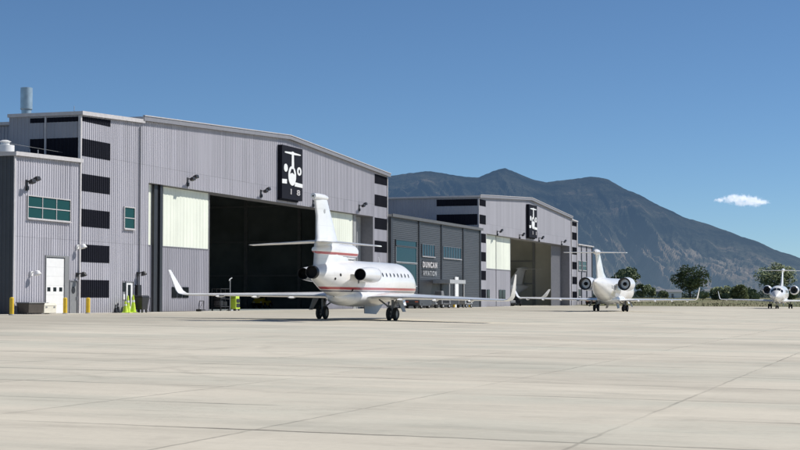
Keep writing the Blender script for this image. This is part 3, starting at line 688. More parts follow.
def engine(par, x, y0, z, L, r, rn, cone='metal', cone_r=.22, ring=.10, duct='hole'):
    """y0: nozzle plane (aft), nacelle runs forward by L"""
    m = MB(); m.lathe((x,y0,z),(0,1,0),[(0,rn),(.25*L,rn+(r-rn)*.5),(.5*L,r*.98),(.72*L,r),(.88*L,r*.96),(.97*L,r*.86),(L,r*.78)],32)
    e = m.build('engine', M['jet'], par)
    m = MB(); m.lathe((x,y0+L*.955,z),(0,1,0),[(0,r*.90),(.045*L,r*.80),(.055*L,r*.74),(.03*L,r*.68),(-.2*L,r*.66)],32); m.build('intake_lip', M['metal'], e)
    m = MB(); m.lathe((x,y0+L*.75,z),(0,1,0),[(0,0),(.01,r*.7)],24); m.lathe((x,y0+L*.76,z),(0,1,0),[(0,r*.22),(.2,r*.14),(.32,0)],16); m.build('fan', M['nozz'], e)
    m = MB(); m.lathe((x,y0,z),(0,-1,0),[(-.03,rn*1.01),(.0,rn*1.01),(.02,rn),(.0,rn*(1-ring)),(-.5,rn*(1-ring)*.98)],32); m.build('nozzle', M['nozz'], e)
    m = MB(); m.lathe((x,y0+.5,z),(0,-1,0),[(0,rn*.98),(.001,0)],24); m.build('exhaust_duct', M[duct], e)
    if cone:
        m = MB(); m.lathe((x,y0+.49,z),(0,-1,0),[(0,cone_r),(.3,cone_r*.9),(.62,cone_r*.35),(.72,0)],20); m.build('exhaust_cone', M[cone], e)
    return e
def pylon(par, s, x0, x1, y0, y1, z, z1):
    m = MB(); loft(m, [((s*x0,y1,z),y1-y0,.9,(0,0,1)),((s*x1,y1-.15,z1),y1-y0-.3,.9,(0,0,1))]); return m.build('pylon', M['jet'], par)

def falcon(loc):
    t = thing('business_jet', 'nearest white jet with three engines and a thin red stripe along its body', 'jet', loc, 0, None, .018)
    F = Fus([(-7.4,2.74,.36,.36),(-6.8,2.70,.48,.50),(-6.0,2.62,.66,.70),(-4.9,2.52,.90,.94),(-3.2,2.40,1.12,1.13),(-1.2,2.32,1.22,1.21),(2,2.31,1.23,1.22),(5.6,2.31,1.23,1.22),
             (7.0,2.30,1.19,1.20),(8.0,2.2,1.06,1.06),(8.9,2.08,.84,.84),(9.7,1.98,.58,.58),(10.3,1.93,.32,.32),(10.6,1.92,.05,.05)])
    m = MB(); F.mesh(m); f = m.build('fuselage', M['falcon'], t)
    # wing box fairing under the belly
    m = MB(); m.lathe((0,-4.0,1.42),(0,1,0),[(0,.02),(.5,.35),(1.5,.62),(3,.70),(6,.70),(7.5,.55),(8.4,.3),(8.8,.02)],24)
    for i,v in enumerate(m.v): m.v[i] = (v[0]*1.75, v[1], v[2]*.85+.18)
    m.build('belly_fairing', M['jet'], t)
    for s in (-1, 1):
        m = MB(); loft(m, [((s*.6,4.6,1.35),6.2,.8,(0,0,1)),((s*1.9,3.4,1.42),4.9,.85,(0,0,1)),((s*4.5,1.3,1.40),3.35,.9,(0,0,1)),((s*9.9,-2.0,1.34),1.45,.9,(0,0,1)),((s*10.15,-2.2,1.40),1.3,.9,(-s*.4,0,1))])
        w = m.build('wing', M['jet'], t)
        m = MB(); loft(m, [((s*10.15,-2.2,1.40),1.3,.9,(-s*.4,0,1)),((s*10.32,-2.45,1.58),1.05,.8,(-s*1,0,.6)),((s*10.46,-2.85,2.05),.78,.8,(-s*1,0,.3)),((s*10.66,-3.5,2.80),.36,.8,(-s,0,.25))]); m.build('winglet', M['jet'], w)
        for q in (3.4,5.6,7.8):
            yy = 3.0-.62*(q-2)-3.4+.14*(q-2); m = MB(); m.lathe((s*q,-2.0+ -.12*(q-3),1.28),(0,-1,0),[(-.6,.01),(-.2,.07),(.3,.07),(.7,.01)],10); m.build('flap_fairing', M['jet'], w)
        engine(t, s*1.75, -4.5, 2.68, 2.7, .46, .34, None)
        pylon(t, s, .85, 1.4, -4.1, -2.0, 2.68, 2.68)
        m = MB(); loft(m, [((0,-5.0,4.46),2.25,.8,(0,0,1)),((s*.5,-5.2,4.46),2.1,.8,(0,0,1)),((s*3.8,-6.75,4.22),.95,.8,(0,0,1))]); m.build('tailplane', M['jet'], t)
        gear(t, s*2.23, 0, 1.25, .40, .2, s)
        if s > 0:
            m = MB(); m.hexa([(.36,.1,1.0),(.40,.1,1.0),(.40,3.8,1.0),(.36,3.8,1.0)],[(.52,-.2,.40),(.56,-.2,.40),(.56,1.9,.34),(.52,1.9,.34)]); m.build('belly_door', M['jetgrey'], t)
        for k in range(12):
            m = MB(); F.oval(m, 6.3-k*.72, .36 if s > 0 else PI-.36, .10, .11, .01); m.build('cabin_window', M['dglass'], f)
        for a, b in (((8.05,.62),(8.75,.52)),((8.05,1.02),(8.75,.95))):
            pass
        m = MB()
        for (ya,a0),(yb,a1),(yc,a2),(yd,a3) in (((8.0,.45),(8.75,.40),(8.75,.85),(8.05,.80)),((8.08,.86),(8.8,.92),(8.85,1.5),(8.25,1.5))):
            q = [(ya,a0),(yb,a1),(yc,a2),(yd,a3)]
            if s < 0: q = [(y,PI-a) for y,a in q]
            F.patch(m, q)
        m.build('cockpit_window', M['dglass'], f)
    gear(t, 0, 7.1, 1.3, .29, .16, 1, False)
    # centre engine: intake trunk over the fuselage, exhaust in the tail
    m = MB()
    m.lathe((0,-1.0,4.0),(0,-1,0),[(0,.36),(.06,.40),(.3,.44),(1.0,.46),(3.2,.45),(4.8,.38),(5.7,.27),(6.25,.16),(6.3,.02)],28)
    m.lathe((0,-1.0,4.0),(0,-1,0),[(0,.36),(.1,.33),(.9,.31)],28)
    c = m.build('intake_trunk', M['duct'], t)
    m = MB(); m.lathe((0,-1.8,4.0),(0,-1,0),[(0,.34),(.001,0)],24); m.build('intake_duct', M['hole'], c)
    m = MB(); loft(m, [((0,-1.6,3.2),5.6,1.3,(1,0,0)),((0,-2.2,3.7),4.6,1.5,(1,0,0))]); m.build('trunk_fairing', M['jet'], t)
    m = MB(); loft(m, [((0,-2.3,3.0),5.1,1.5,(1,0,0)),((0,-2.7,3.7),4.6,1.45,(1,0,0)),((0,-3.3,4.3),4.0,1.2,(1,0,0)),((0,-3.8,4.7),3.3,1.15,(1,0,0)),((0,-4.7,5.9),2.45,1.1,(1,0,0)),((0,-5.5,6.9),2.0,1.05,(1,0,0))]); fin = m.build('fin', M['jet'], t)
    m = MB(); m.lathe((0,-7.6,6.98),(0,1,0),[(0,.05),(.02,.16),(.8,.19),(1.6,.18),(2.1,.12),(2.3,.01)],16); m.build('fin_cap', M['jet'], fin)
    m = MB(); m.lathe((.13,-6.1,6.2),(1,0,0),[(0,.13),(.012,.13),(.012,0)],16); m.lathe((-.13,-6.1,6.2),(-1,0,0),[(0,.13),(.012,.13),(.012,0)],16); m.build('round_emblem', M['lgrey'], fin)
    m = MB(); m.lathe((0,-7.4,2.74),(0,-1,0),[(-.05,.37),(.2,.36),(.24,.34),(.2,.32),(-.0,.31)],28); n_ = m.build('centre_nozzle', M['nozz'], t)
    m = MB(); m.lathe((0,-7.42,2.74),(0,-1,0),[(0,.35),(.001,0)],24); m.build('exhaust_duct', M['hole'], n_)
    for y, a in ((-5.2,.1),(-5.7,-.25),(-3.4,-.62),(-3.0,-.1)):
        m = MB(); F.oval(m, y, a, .09, .1, .01); m.build('access_port', M['nozz'], f)
    m = MB(); m.tube((0,4,3.45),(0,3.8,3.85),.025); m.build('aerial', M['jet'], f)
    return t
falcon((-32.45, 90.4, gz(-32.45)))

def twinjet():
    t = thing('business_jet', 'x', 'jet', (0,0,0), 0, None, 0)
    F = Fus([(-9.0,3.05,.06,.06),(-8.6,3.02,.24,.26),(-7.4,2.86,.52,.58),(-6.0,2.62,.84,.92),(-4.2,2.38,1.10,1.16),(-2.2,2.26,1.20,1.24),(1,2.25,1.22,1.25),(6.4,2.25,1.22,1.25),
             (7.6,2.22,1.14,1.17),(8.5,2.10,.98,.99),(9.4,1.96,.72,.72),(10.2,1.85,.42,.42),(10.7,1.8,.20,.20),(10.9,1.79,.04,.04)])
    m = MB(); F.mesh(m); f = m.build('fuselage', M['jet'], t)
    m = MB(); m.lathe((0,-3.6,1.35),(0,1,0),[(0,.02),(.5,.35),(1.5,.6),(3,.66),(5.6,.66),(7,.5),(7.9,.25),(8.2,.02)],24)
    for i,v in enumerate(m.v): m.v[i] = (v[0]*1.8, v[1], v[2]*.8+.2)
    m.build('belly_fairing', M['jet'], t)
    for s in (-1, 1):
        m = MB(); loft(m, [((s*.5,4.0,1.10),5.2,.85,(0,0,1)),((s*1.8,3.0,1.16),3.9,.9,(0,0,1)),((s*4.0,1.4,1.22),2.9,.9,(0,0,1)),((s*9.1,-1.8,1.30),1.35,.9,(0,0,1)),((s*9.3,-1.95,1.34),1.25,.9,(-s*.3,0,1))])
        w = m.build('wing', M['jet'], t)
        m = MB(); loft(m, [((s*9.3,-1.95,1.34),1.25,.9,(-s*.3,0,1)),((s*9.46,-2.2,1.5),1.1,.8,(-s,0,.5)),((s*9.62,-2.7,2.0),.8,.8,(-s,0,.2)),((s*9.8,-3.3,2.6),.45,.8,(-s,0,.15))]); m.build('winglet', M['jet'], w)
        for q in (3.2,5.0,6.8,8.4):
            m = MB(); m.lathe((s*q,-1.35-.20*(q-3.2),1.10+.01*q),(0,-1,0),[(-.6,.01),(-.2,.09),(.3,.10),(.8,.01)],10); m.build('flap_fairing', M['jet'], w)
        engine(t, s*2.05, -3.5, 2.88, 3.0, .72, .66, 'nozz', .2, .24, 'metal')
        pylon(t, s, .8, 1.5, -3.1, -1.1, 2.82, 2.88)
        m = MB(); loft(m, [((0,-6.7,6.02),1.9,.8,(0,0,1)),((s*.4,-6.85,6.02),1.75,.8,(0,0,1)),((s*3.2,-8.1,5.98),.85,.8,(0,0,1))]); m.build('tailplane', M['jet'], t)
        gear(t, s*1.55, 0, 1.15, .36, .2, s)
        m = MB(); m.hexa([(s*.45,.4,.95),(s*.48,.4,.95),(s*.48,2.2,.95),(s*.45,2.2,.95)],[(s*.62,.5,.30),(s*.65,.5,.30),(s*.65,1.6,.35),(s*.62,1.6,.35)]); m.build('belly_door', M['jetgrey'], t)
        for k in range(8):
            m = MB(); F.oval(m, 5.2-k*.85, .34 if s > 0 else PI-.34, .17, .2, .01); m.build('cabin_window', M['dglass'], f)
        m = MB()
        for q in ([(8.2,.50),(9.0,.42),(9.05,.86),(8.25,.86)],[(8.3,.92),(9.1,.93),(9.2,1.53),(8.45,1.53)]):
            if s < 0: q = [(y,PI-a) for y,a in q]
            F.patch(m, q)
        m.build('cockpit_window', M['dglass'], f)
    gear(t, 0, 7.9, 1.25, .25, .15, 1, False)
    m = MB(); loft(m, [((0,-2.6,3.35),5.2,.9,(1,0,0)),((0,-4.4,4.0),3.5,1.2,(1,0,0)),((0,-5.6,5.2),2.6,1.15,(1,0,0)),((0,-6.4,5.95),2.1,1.1,(1,0,0))]); fin = m.build('fin', M['jet'], t)
    m = MB(); m.lathe((0,-8.9,6.06),(0,1,0),[(0,.05),(.2,.22),(1.0,.30),(1.9,.26),(2.6,.12),(2.9,.01)],16); m.build('fin_cap', M['jet'], fin)
    m = MB(); F.patch(m, [(-4.9,-.05),(-3.1,-.05),(-3.1,.26),(-4.9,.26)], .008); m.build('grille', M['lgrey'], f)
    m = MB(); F.patch(m, [(-4.6,-.62),(-3.2,-.62),(-3.2,-.22),(-4.6,-.22)], .006); m.build('hatch', M['offw'], f)
    m = MB(); m.tube((0,3,3.45),(0,2.8,3.85),.02); m.build('aerial', M['jet'], f)
    return t
j2 = twinjet(); j2.location = (-31.8, 168.0, gz(-31.8)); j2.rotation_euler = (0, TILT, 0)
tag(j2, 'white twin engine jet seen from behind on the apron in front of the farther hangar', 'jet')
j3 = copy_tree(j2); j3.location = (-21.6, 254.0, gz(-21.6)); j3.rotation_euler = (0, -TILT, math.radians(181.6))
tag(j3, 'most distant white jet facing the camera by the grass at the right edge', 'jet')
j4 = copy_tree(j2); j4.location = (-67.3, 251.5, G+.03); j4.rotation_euler = (0, 0, math.radians(150))
tag(j4, 'white jet parked in shade inside the farther hangar', 'jet')

# ------------------------------------------------------------------ ground equipment
def bollard(x, y, h, label):
    t = thing('bollard', label, 'bollard', (x, y, gz(x)), 0, 'yellow safety bollards')
    m = MB(); m.lathe((0,0,0),(0,0,1),[(0,.14),(h-.06,.14),(h-.015,.1),(h,0)],18); m.build('post', M['yellow'], t)
    m = MB(); m.lathe((0,0,0),(0,0,1),[(0,.19),(.05,.19),(.06,.14)],18); m.build('base', M['lgrey'], t)
bollard(-54.2, 87.3, 1.12, 'yellow bollard at the left corner of the nearest hangar')
bollard(-55.0, 95.2, 1.1, 'yellow bollard in front of the white overhead door')
bollard(-55.0, 98.3, 1.1, 'yellow bollard in front of the small grey door')
bollard(-54.6, 187.0, 1.1, 'yellow bollard beside the office canopy')
bollard(-54.6, 194.0, 1.1, 'yellow bollard right of the white door panel of the office')
bollard(-54.4, 275.5, 1.1, 'distant yellow bollard in front of the small flat roofed block')
# bins at the left corner
t = thing('waste_bin', 'low brown grey open bin against the wall beside the yellow corner bollard', 'bin', (-55.5, 91.7, gz(-55.5)))
m = MB(); m.hexa([(-.35,-.85,.08),(.35,-.85,.08),(.35,.85,.08),(-.35,.85,.08)],[(-.45,-1.0,.72),(.45,-1.0,.72),(.45,1.0,.72),(-.45,1.0,.72)]); m.build('body', M['brown'], t, .02)
m = MB(); m.box(-.5,.5,-1.05,1.05,.72,.78); m.build('rim', M['grey'], t)
t = thing('storage_box', 'low cream storage box beside the brown bin', 'box', (-55.5, 93.55, gz(-55.5)))
m = MB(); m.box(-.35,.35,-.78,.78,.06,.55); m.build('body', M['offw'], t, .03)
m = MB(); m.hexa([(-.38,-.82,.55),(.38,-.82,.55),(.38,.82,.55),(-.38,.82,.55)],[(-.3,-.74,.72),(.3,-.74,.72),(.3,.74,.72),(-.3,.74,.72)]); m.build('lid', M['offw'], t, .02)
m = MB()
for y in (-.5,.5): m.box(.35,.37,y-.1,y+.1,.4,.5)
m.build('latch', M['grey'], t)
t = thing('barrier_post', 'short grey post left of the white overhead door', 'post', (-55.8, 94.3, gz(-55.8)))
m = MB(); m.box(-.06,.06,-.06,.06,0,.75); m.build('post', M['grey'], t, .01); m = MB(); m.box(-.15,.15,-.15,.15,0,.04); m.build('base', M['grey'], t)
t = thing('fire_hydrant', 'faded orange post standing behind the leftmost yellow bollard', 'post', (-57.6, 88.6, gz(-57.6)))
m = MB(); m.lathe((0,0,0),(0,0,1),[(0,.2),(.06,.2),(.07,.13),(.6,.13),(.62,.17),(.68,.17),(.78,.1),(.82,0)],16); m.tube((-.24,0,.45),(.24,0,.45),.06); m.build('body', M['orange'], t)
# lime safety cones
def cone(x, y, h, r, mt, label, grp):
    t = thing('safety_cone', label, 'cone', (x, y, gz(x)+.004), random.random(), grp)
    m = MB(); m.lathe((0,0,.05),(0,0,1),[(0,r*.72),(h*.5,r*.42),(h-.08,r*.17),(h-.05,r*.14),(h-.05,0)],18); m.build('cone', M[mt], t)
    m = MB(); m.box(-r,r,-r,r,0,.05); m.build('base', M[mt], t, .02)
    m = MB(); m.lathe((0,0,.05+h*.55),(0,0,1),[(0,r*.40),(h*.12,r*.35)],18); m.build('collar', M['white' if mt == 'lime' else 'grey'], t)
cone(-55.4, 103.35, .72, .24, 'black', 'small black cone left of the lime cones', None)
cone(-55.4, 103.0, .6, .22, 'black', 'smallest black cone at the foot of the lowest dark wall band', None)
cone(-55.2, 104.1, .85, .30, 'lime', 'shortest lime cone of the three beside the black cart', 'lime cones')
cone(-55.35, 104.75, 1.25, .30, 'lime', 'middle lime cone of the three beside the black cart', 'lime cones')
cone(-55.2, 105.3, 1.3, .30, 'lime', 'lime cone standing nearest to the black cart', 'lime cones')
# black wheeled cart
t = thing('utility_cart', 'black wheeled cart with a push handle in front of the white side door', 'cart', (-55.1, 106.3, gz(-55.1)))
m = MB(); m.hexa([(-.35,-.45,.22),(.35,-.45,.22),(.35,.42,.22),(-.35,.42,.22)],[(-.42,-.6,1.15),(.42,-.6,1.15),(.42,.55,1.15),(-.42,.55,1.15)]); m.build('tub', M['black'], t, .04)
m = MB(); m.hexa([(-.44,-.62,1.15),(.44,-.62,1.15),(.44,.57,1.15),(-.44,.57,1.15)],[(-.36,-.55,1.27),(.36,-.55,1.27),(.36,.5,1.27),(-.36,.5,1.27)]); m.build('lid', M['black'], t, .03)
m = MB(); m.tube((-.3,.55,.9),(-.3,.95,1.1),.02); m.tube((.3,.55,.9),(.3,.95,1.1),.02); m.tube((-.3,.95,1.1),(.3,.95,1.1),.02); m.tube((.3,.95,1.1),(.3,.8,.1),.018); m.build('handle', M['black'], t)
for x in (-.3,.3):
    for y in (-.35,.3):
        m = MB(); m.lathe((x-.04,y,.12),(1,0,0),[(0,0),(0,.12),(.08,.12),(.08,0)],14); m.build('wheel', M['rubber'], t)
def wheel(par, x, y, r, w=.18):
    m = MB(); m.lathe((x-w/2,y,r),(1,0,0),[(0,r*.6),(.0,r*.9),(.03,r),(w-.03,r),(w,r*.9),(w,r*.6)],20); m.lathe((x-w/2,y,r),(1,0,0),[(.02,0),(.02,r*.62)],16,1); m.lathe((x-w/2,y,r),(1,0,0),[(w-.02,r*.62),(w-.02,0)],16,1)
    return m.build('wheel', [M['rubber'], M['lgrey']], par)
def tractor(x, y, rz, mt, label, z=None):
    t = thing('tow_tractor', label, 'tractor', (x, y, gz(x) if z is None else z), rz)
    m = MB(); m.hexa([(-.65,-1.2,.3),(.65,-1.2,.3),(.65,1.25,.3),(-.65,1.25,.3)],[(-.62,-1.15,.85),(.62,-1.15,.85),(.6,1.1,.8),(-.6,1.1,.8)])
    m.hexa([(-.55,.25,.8),(.55,.25,.8),(.55,1.1,.8),(-.55,1.1,.8)],[(-.5,.3,1.15),(.5,.3,1.15),(.45,1.0,1.0),(-.45,1.0,1.0)]); m.build('body', M[mt], t, .05)
    m = MB(); m.box(-.3,.3,-.75,-.25,.85,1.05); m.box(-.3,.3,-.85,-.72,1.0,1.5); m.build('seat', M['black'], t, .04)
    m = MB(); m.tube((0,.25,1.1),(0,-.05,1.4),.02)
    m.lathe((0,-.05,1.4),(0,-.6,.8),[(-.02,.16),(0,.19),(.02,.16)],18); m.build('steering_wheel', M['black'], t)
    m = MB(); m.box(-.66,.66,-1.32,-1.2,.3,.5); m.tube((0,-1.3,.4),(0,-1.6,.4),.04); m.build('bumper', M['black'], t)
    m = MB(); m.box(-.66,.66,1.25,1.35,.3,.55); m.build('bumper', M['black'], t)
    for a in (-1,1):
        for b in (-.75,.75): wheel(t, a*.62, b, .3, .2)
    for a in (-1,1):
        m = MB(); m.lathe((a*.4,1.18,.65),(0,1,0),[(0,.09),(.03,.08),(.035,0)],12); m.build('headlight', M['white'], t)
    return t
t = thing('tool_cabinet', 'narrow upright lime cabinet on wheels beside the black rack in the nearest hangar doorway', 'cabinet', (-56.0, 125.2, gz(-56.0)))
m = MB(); m.hexa([(-.3,-.45,.16),(.3,-.45,.16),(.3,.45,.16),(-.3,.45,.16)],[(-.3,-.45,1.35),(.3,-.45,1.35),(.2,.45,1.5),(-.2,.45,1.5)]); m.build('body', M['lime'], t, .03)
m = MB(); m.box(.3,.32,-.35,.35,.3,.62); m.build('drawer', M['black'], t); m = MB(); m.box(.3,.32,-.35,.35,.7,1.02); m.build('drawer', M['black'], t)
m = MB(); m.tube((-.25,-.6,1.1),(.25,-.6,1.1),.02); m.tube((-.25,-.6,1.1),(-.25,-.44,1.1),.02); m.tube((.25,-.6,1.1),(.25,-.44,1.1),.02); m.build('handle', M['black'], t)
for a in (-.22,.22):
    for q in (-.35,.35):
        m = MB(); m.lathe((a-.04,q,.09),(1,0,0),[(0,0),(0,.09),(.08,.09),(.08,0)],12); m.build('wheel', M['rubber'], t)
tractor(-68.2, 159.6, PI, 'yellow', 'yellow tow tractor in the dark behind the nearest jet', G+.03)
# black equipment rack with tall poles
t = thing('equipment_rack', 'black wheeled rack with tall poles beside the edge of the nearest hangar door', 'rack', (-56.3, 123.0, gz(-56.3)))
m = MB()
for x in (-.4,.4):
    for y in (-.9,0,.9): m.tube((x,y,.12),(x,y,1.9),.03)
for z in (.35,1.0,1.85):
    for x in (-.4,.4): m.tube((x,-.9,z),(x,.9,z),.025)
    for y in (-.9,.9): m.tube((-.4,y,z),(.4,y,z),.025)
m.build('frame', M['black'], t)
m = MB(); m.box(-.38,.38,-.88,.88,.37,.40); m.box(-.38,.38,-.88,.88,1.0,1.03); m.build('shelf', M['black'], t)
m = MB(); m.box(-.3,.3,-.8,-.1,.41,.9); m.box(-.3,.25,.1,.75,.41,.8); m.box(-.3,.3,-.7,.2,1.04,1.5); m.build('case', M['black'], t, .03)
m = MB(); m.tube((.3,1.2,.1),(.3,1.2,2.7),.04); m.tube((.3,1.2,2.7),(.3,1.55,2.78),.05); m.tube((.3,1.2,2.7),(.3,1.0,2.55),.05); m.box(.1,.5,1.0,1.4,0.0,.1); m.build('lamp_pole', M['lgrey'], t)
for x in (-.38,.38):
    for y in (-.85,.85):
        m = MB(); m.lathe((x-.03,y,.1),(1,0,0),[(0,0),(0,.1),(.06,.1),(.06,0)],12); m.build('wheel', M['rubber'], t)
# low black chock trolley by the door
t = thing('folded_trolley', 'small black folded trolley leaning at the foot of the nearest hangar door', 'trolley', (-55.6, 117.7, gz(-55.6)))
m = MB(); m.tube((0,-.5,.1),(0,-.3,.85),.03); m.tube((0,.4,.1),(0,.5,.85),.03); m.tube((0,-.3,.85),(0,.5,.85),.03); m.box(-.2,.2,-.55,.45,.08,.16); m.tube((0,-.5,.1),(0,.5,.85),.02); m.build('frame', M['black'], t)
m = MB(); m.lathe((-.2,-.45,.1),(1,0,0),[(0,0),(0,.1),(.4,.1),(.4,0)],12); m.build('wheel', M['rubber'], t)

def power_cart(x, y, rz, mt, label, tall=False):
    t = thing('ground_power_cart', label, 'cart', (x, y, gz(x)), rz, 'grey carts parked outside the office')
    m = MB(); m.hexa([(-.6,-1.0,.4),(.6,-1.0,.4),(.6,1.0,.4),(-.6,1.0,.4)],[(-.55,-.95,1.15),(.55,-.95,1.15),(.55,.9,1.0),(-.55,.9,1.0)])
    if tall: m.hexa([(-.5,-.9,1.1),(.5,-.9,1.1),(.5,-.2,1.1),(-.5,-.2,1.1)],[(-.45,-.85,2.0),(.45,-.85,2.0),(.45,-.35,2.0),(-.45,-.35,2.0)])
    b = m.build('housing', M[mt], t, .08, 3)
    m = MB()
    for k in range(5): m.box(.585,.61,-.7+.28*k,-.52+.28*k,.55,.9)
    m.build('vent', M['black'], t)
    m = MB(); m.tube((0,1.0,.4),(0,1.9,.25),.04); m.tube((0,1.9,.25),(0,1.95,.6),.03); m.build('tow_bar', M['grey'], t)
    for a in (-1,1):
        for q in (-.65,.65): wheel(t, a*.55, q, .26, .14)
power_cart(-54.2, 176.5, .2, 'lgrey', 'grey cart just beyond the nearest jet nose', False)
power_cart(-54.0, 180.0, -.3, 'grey', 'tallest grey cart outside the office entrance', True)
power_cart(-53.8, 184.0, .4, 'steel', 'darker grey cart under the canopy edge of the office')
power_cart(-54.0, 189.6, -.2, 'lgrey', 'grey cart nearest to the white door panel of the office')
t = thing('parked_van', 'low dark vehicle parked under the far wing tip beside the grey carts', 'van', (-54.2, 171.2, gz(-54)), 0)
def car(t, body, L=4.5, W=1.8, roofm=None, roof_z=1.45):
    prof = [(-L/2,.45),(-L/2,.85),(-L/2+.15,.95),(-L/2+.9,.98),(-L/2+1.3,roof_z-.04),(-L/2+2.5,roof_z),(L/2-1.7,roof_z-.03),(L/2-1.05,.95),(L/2-.2,.82),(L/2,.65),(L/2,.35),(L/2-.5,.28),(-L/2+.4,.28)]
    m = MB(); n = len(prof)
    def wd(z): return W/2 if z < 1.0 else W/2-.22*(z-.95)/(roof_z-.95)
    vs = [(-wd(z),y,z) for y,z in prof] + [(wd(z),y,z) for y,z in prof]
    m.add(vs, [tuple(range(n)), tuple(range(n,2*n))[::-1]] + [(i,i+n,(i+1)%n+n,(i+1)%n) for i in range(n)])
    m.build('body', body, t, .04)
    for s in (-1,1):
        m = MB(); a = W/2-.02; b = W/2-.2
        m.hexa([(s*(a-.03),-L/2+1.15,1.02),(s*(a+.0),-L/2+1.15,1.02),(s*(a+.0),L/2-1.25,1.02),(s*(a-.03),L/2-1.25,1.02)],[(s*(b-.03),-L/2+1.45,roof_z-.1),(s*(b+.03),-L/2+1.45,roof_z-.1),(s*(b+.03),L/2-1.75,roof_z-.1),(s*(b-.03),L/2-1.75,roof_z-.1)]); m.build('side_window', M['dglass'], t)
        for y in (-L/2+.85, L/2-.85): wheel(t, s*(W/2-.1), y, .32, .2)
        m = MB(); m.box(s*.55-.18,s*.55+.18,-L/2-.015,-L/2+.03,.68,.82); m.build('tail_light', M['orange'], t)
car(t, M['slate'], roof_z=1.6)
for i, (x, y, mt, lab) in enumerate(((-54.0,269.5,'black','black car parked nearest to the farther hangar corner'),(-53.6,274.5,'grey','grey car parked by the small flat roofed block'))):
    t = thing('parked_car', lab, 'car', (x, y, gz(x)), .1*i, 'cars parked at the end of the farther hangar'); car(t, M[mt])
tractor(-58.5, 233.5, .3, 'black', 'dark tow tractor in the doorway of the farther hangar', G+.03)
tractor(-58.8, 229.0, 1.2, 'grey', 'grey tow tractor left of the dark one in the farther hangar doorway', G+.03)

# ------------------------------------------------------------------ vegetation
def leaves(mb, cx, cy, cz, R, n, size, squash=.8):
    for _ in range(n):
        while True:
            p = Vector((random.uniform(-1,1),random.uniform(-1,1),random.uniform(-1,1)))
            if p.length < 1: break
        p = p.normalized()*(p.length**.45)
        c = Vector((cx+p.x*R, cy+p.y*R, cz+p.z*R*squash)); a = Vector((random.gauss(0,1),random.gauss(0,1),random.gauss(0,1))).normalized(); b = a.orthogonal().normalized()
        s = size*random.uniform(.5,1.2)
        mb.add([c-a*s-b*s*.5, c+a*s-b*s*.5, c+a*s*.8+b*s*.6, c-a*s*.7+b*s*.5], [(0,1,2,3)])
def tree(x, y, h, w, label, mt, name='tree', trunk=.3, clumps=30, n=95, size=.24, z=None, grp='trees beyond the apron'):
    z = gz(x)+rise(x,y)-.1 if z is None else z; h *= .92
    t = thing(name, label, 'tree' if name == 'tree' else 'bush', (x, y, z), random.random()*6, grp)
    m = MB(); th = h*trunk; m.tube((0,0,0),(.1,0,th),h*.035,h*.022,10)
    crown = MB(); cz = th + (h-th)*.5
    for k in range(clumps):
        a = random.uniform(0,2*PI); e = random.uniform(-1,1); rr = math.sqrt(max(0,1-e*e))*random.uniform(.35,.85)
        px, py, pz = math.cos(a)*rr*w*.5, math.sin(a)*rr*w*.5, cz+e*(h-th)*.38
        if e < -.3: px *= .8; py *= .8
        R = random.uniform(.10,.20)*w; pz += random.uniform(-.06,.1)*h
        leaves(crown, px, py, pz, R, n, size)
        if k % 3 == 0 and name == 'tree': m.tube((.1,0,th*.85),(px*.8,py*.8,pz),h*.014,h*.004,6)
    m.build('trunk', M['bark'], t); crown.build('crown' if name == 'tree' else 'foliage', M[mt], t)
    return t
def aim(px, dist):    # place by bearing from the camera, dist metres
    a = math.atan(527/1600*.9989) - math.atan((px-400)/1600)
    return -dist*math.sin(a), dist*math.cos(a)
def T(px, dist, *a, **k):
    x, y = aim(px, dist); return tree(round(x,1), round(y,1), *a, **k)
T(628, 420, 8.8, 6.6, 'tree seen just behind the tail of the second jet', 'leafd')
T(622, 430, 7.6, 6.0, 'shorter tree at the left of the tree behind the second jet', 'leafd')
T(690, 400, 8.2, 9.2, 'round tree standing alone between the second and third jets', 'leafd', clumps=44, n=110, trunk=.22)
T(776, 400, 8.8, 11.0, 'broad tree behind the most distant jet', 'leafm', clumps=50, n=110)
bs = [(641,400,3.6,4.2,'dark bush just right of the second jet engine','leafd'),(650,410,3.3,4.2,'olive bush between the second jet and the lone round tree','leafm'),
      (716,380,3.2,4,'leftmost bush of the row between the round and broad trees','leafd'),(724,375,4.0,5,'tallest bush of the row between the round and broad trees','leafm'),
      (734,380,3.4,5,'dark bush in the middle of the row between the round and broad trees','leafd'),(742,375,3.6,4.4,'rounded olive bush of the row left of the broad tree','leafm'),
      (752,380,3.2,4.2,'dark bush just left of the broad tree','leafd'),(664,430,1.8,3.2,'low bush at the left foot of the lone round tree','leafm'),
      (702,390,1.8,3.6,'low bush at the right foot of the lone round tree','leafm'),(790,400,3.2,5,'bush at the right edge under the broad tree','leafd')]
for px, d, h, w, lab, mt in bs: T(px, d, h, w, lab, mt, name='bush', trunk=.08, clumps=12, n=90, size=.28, grp='bushes beyond the apron')
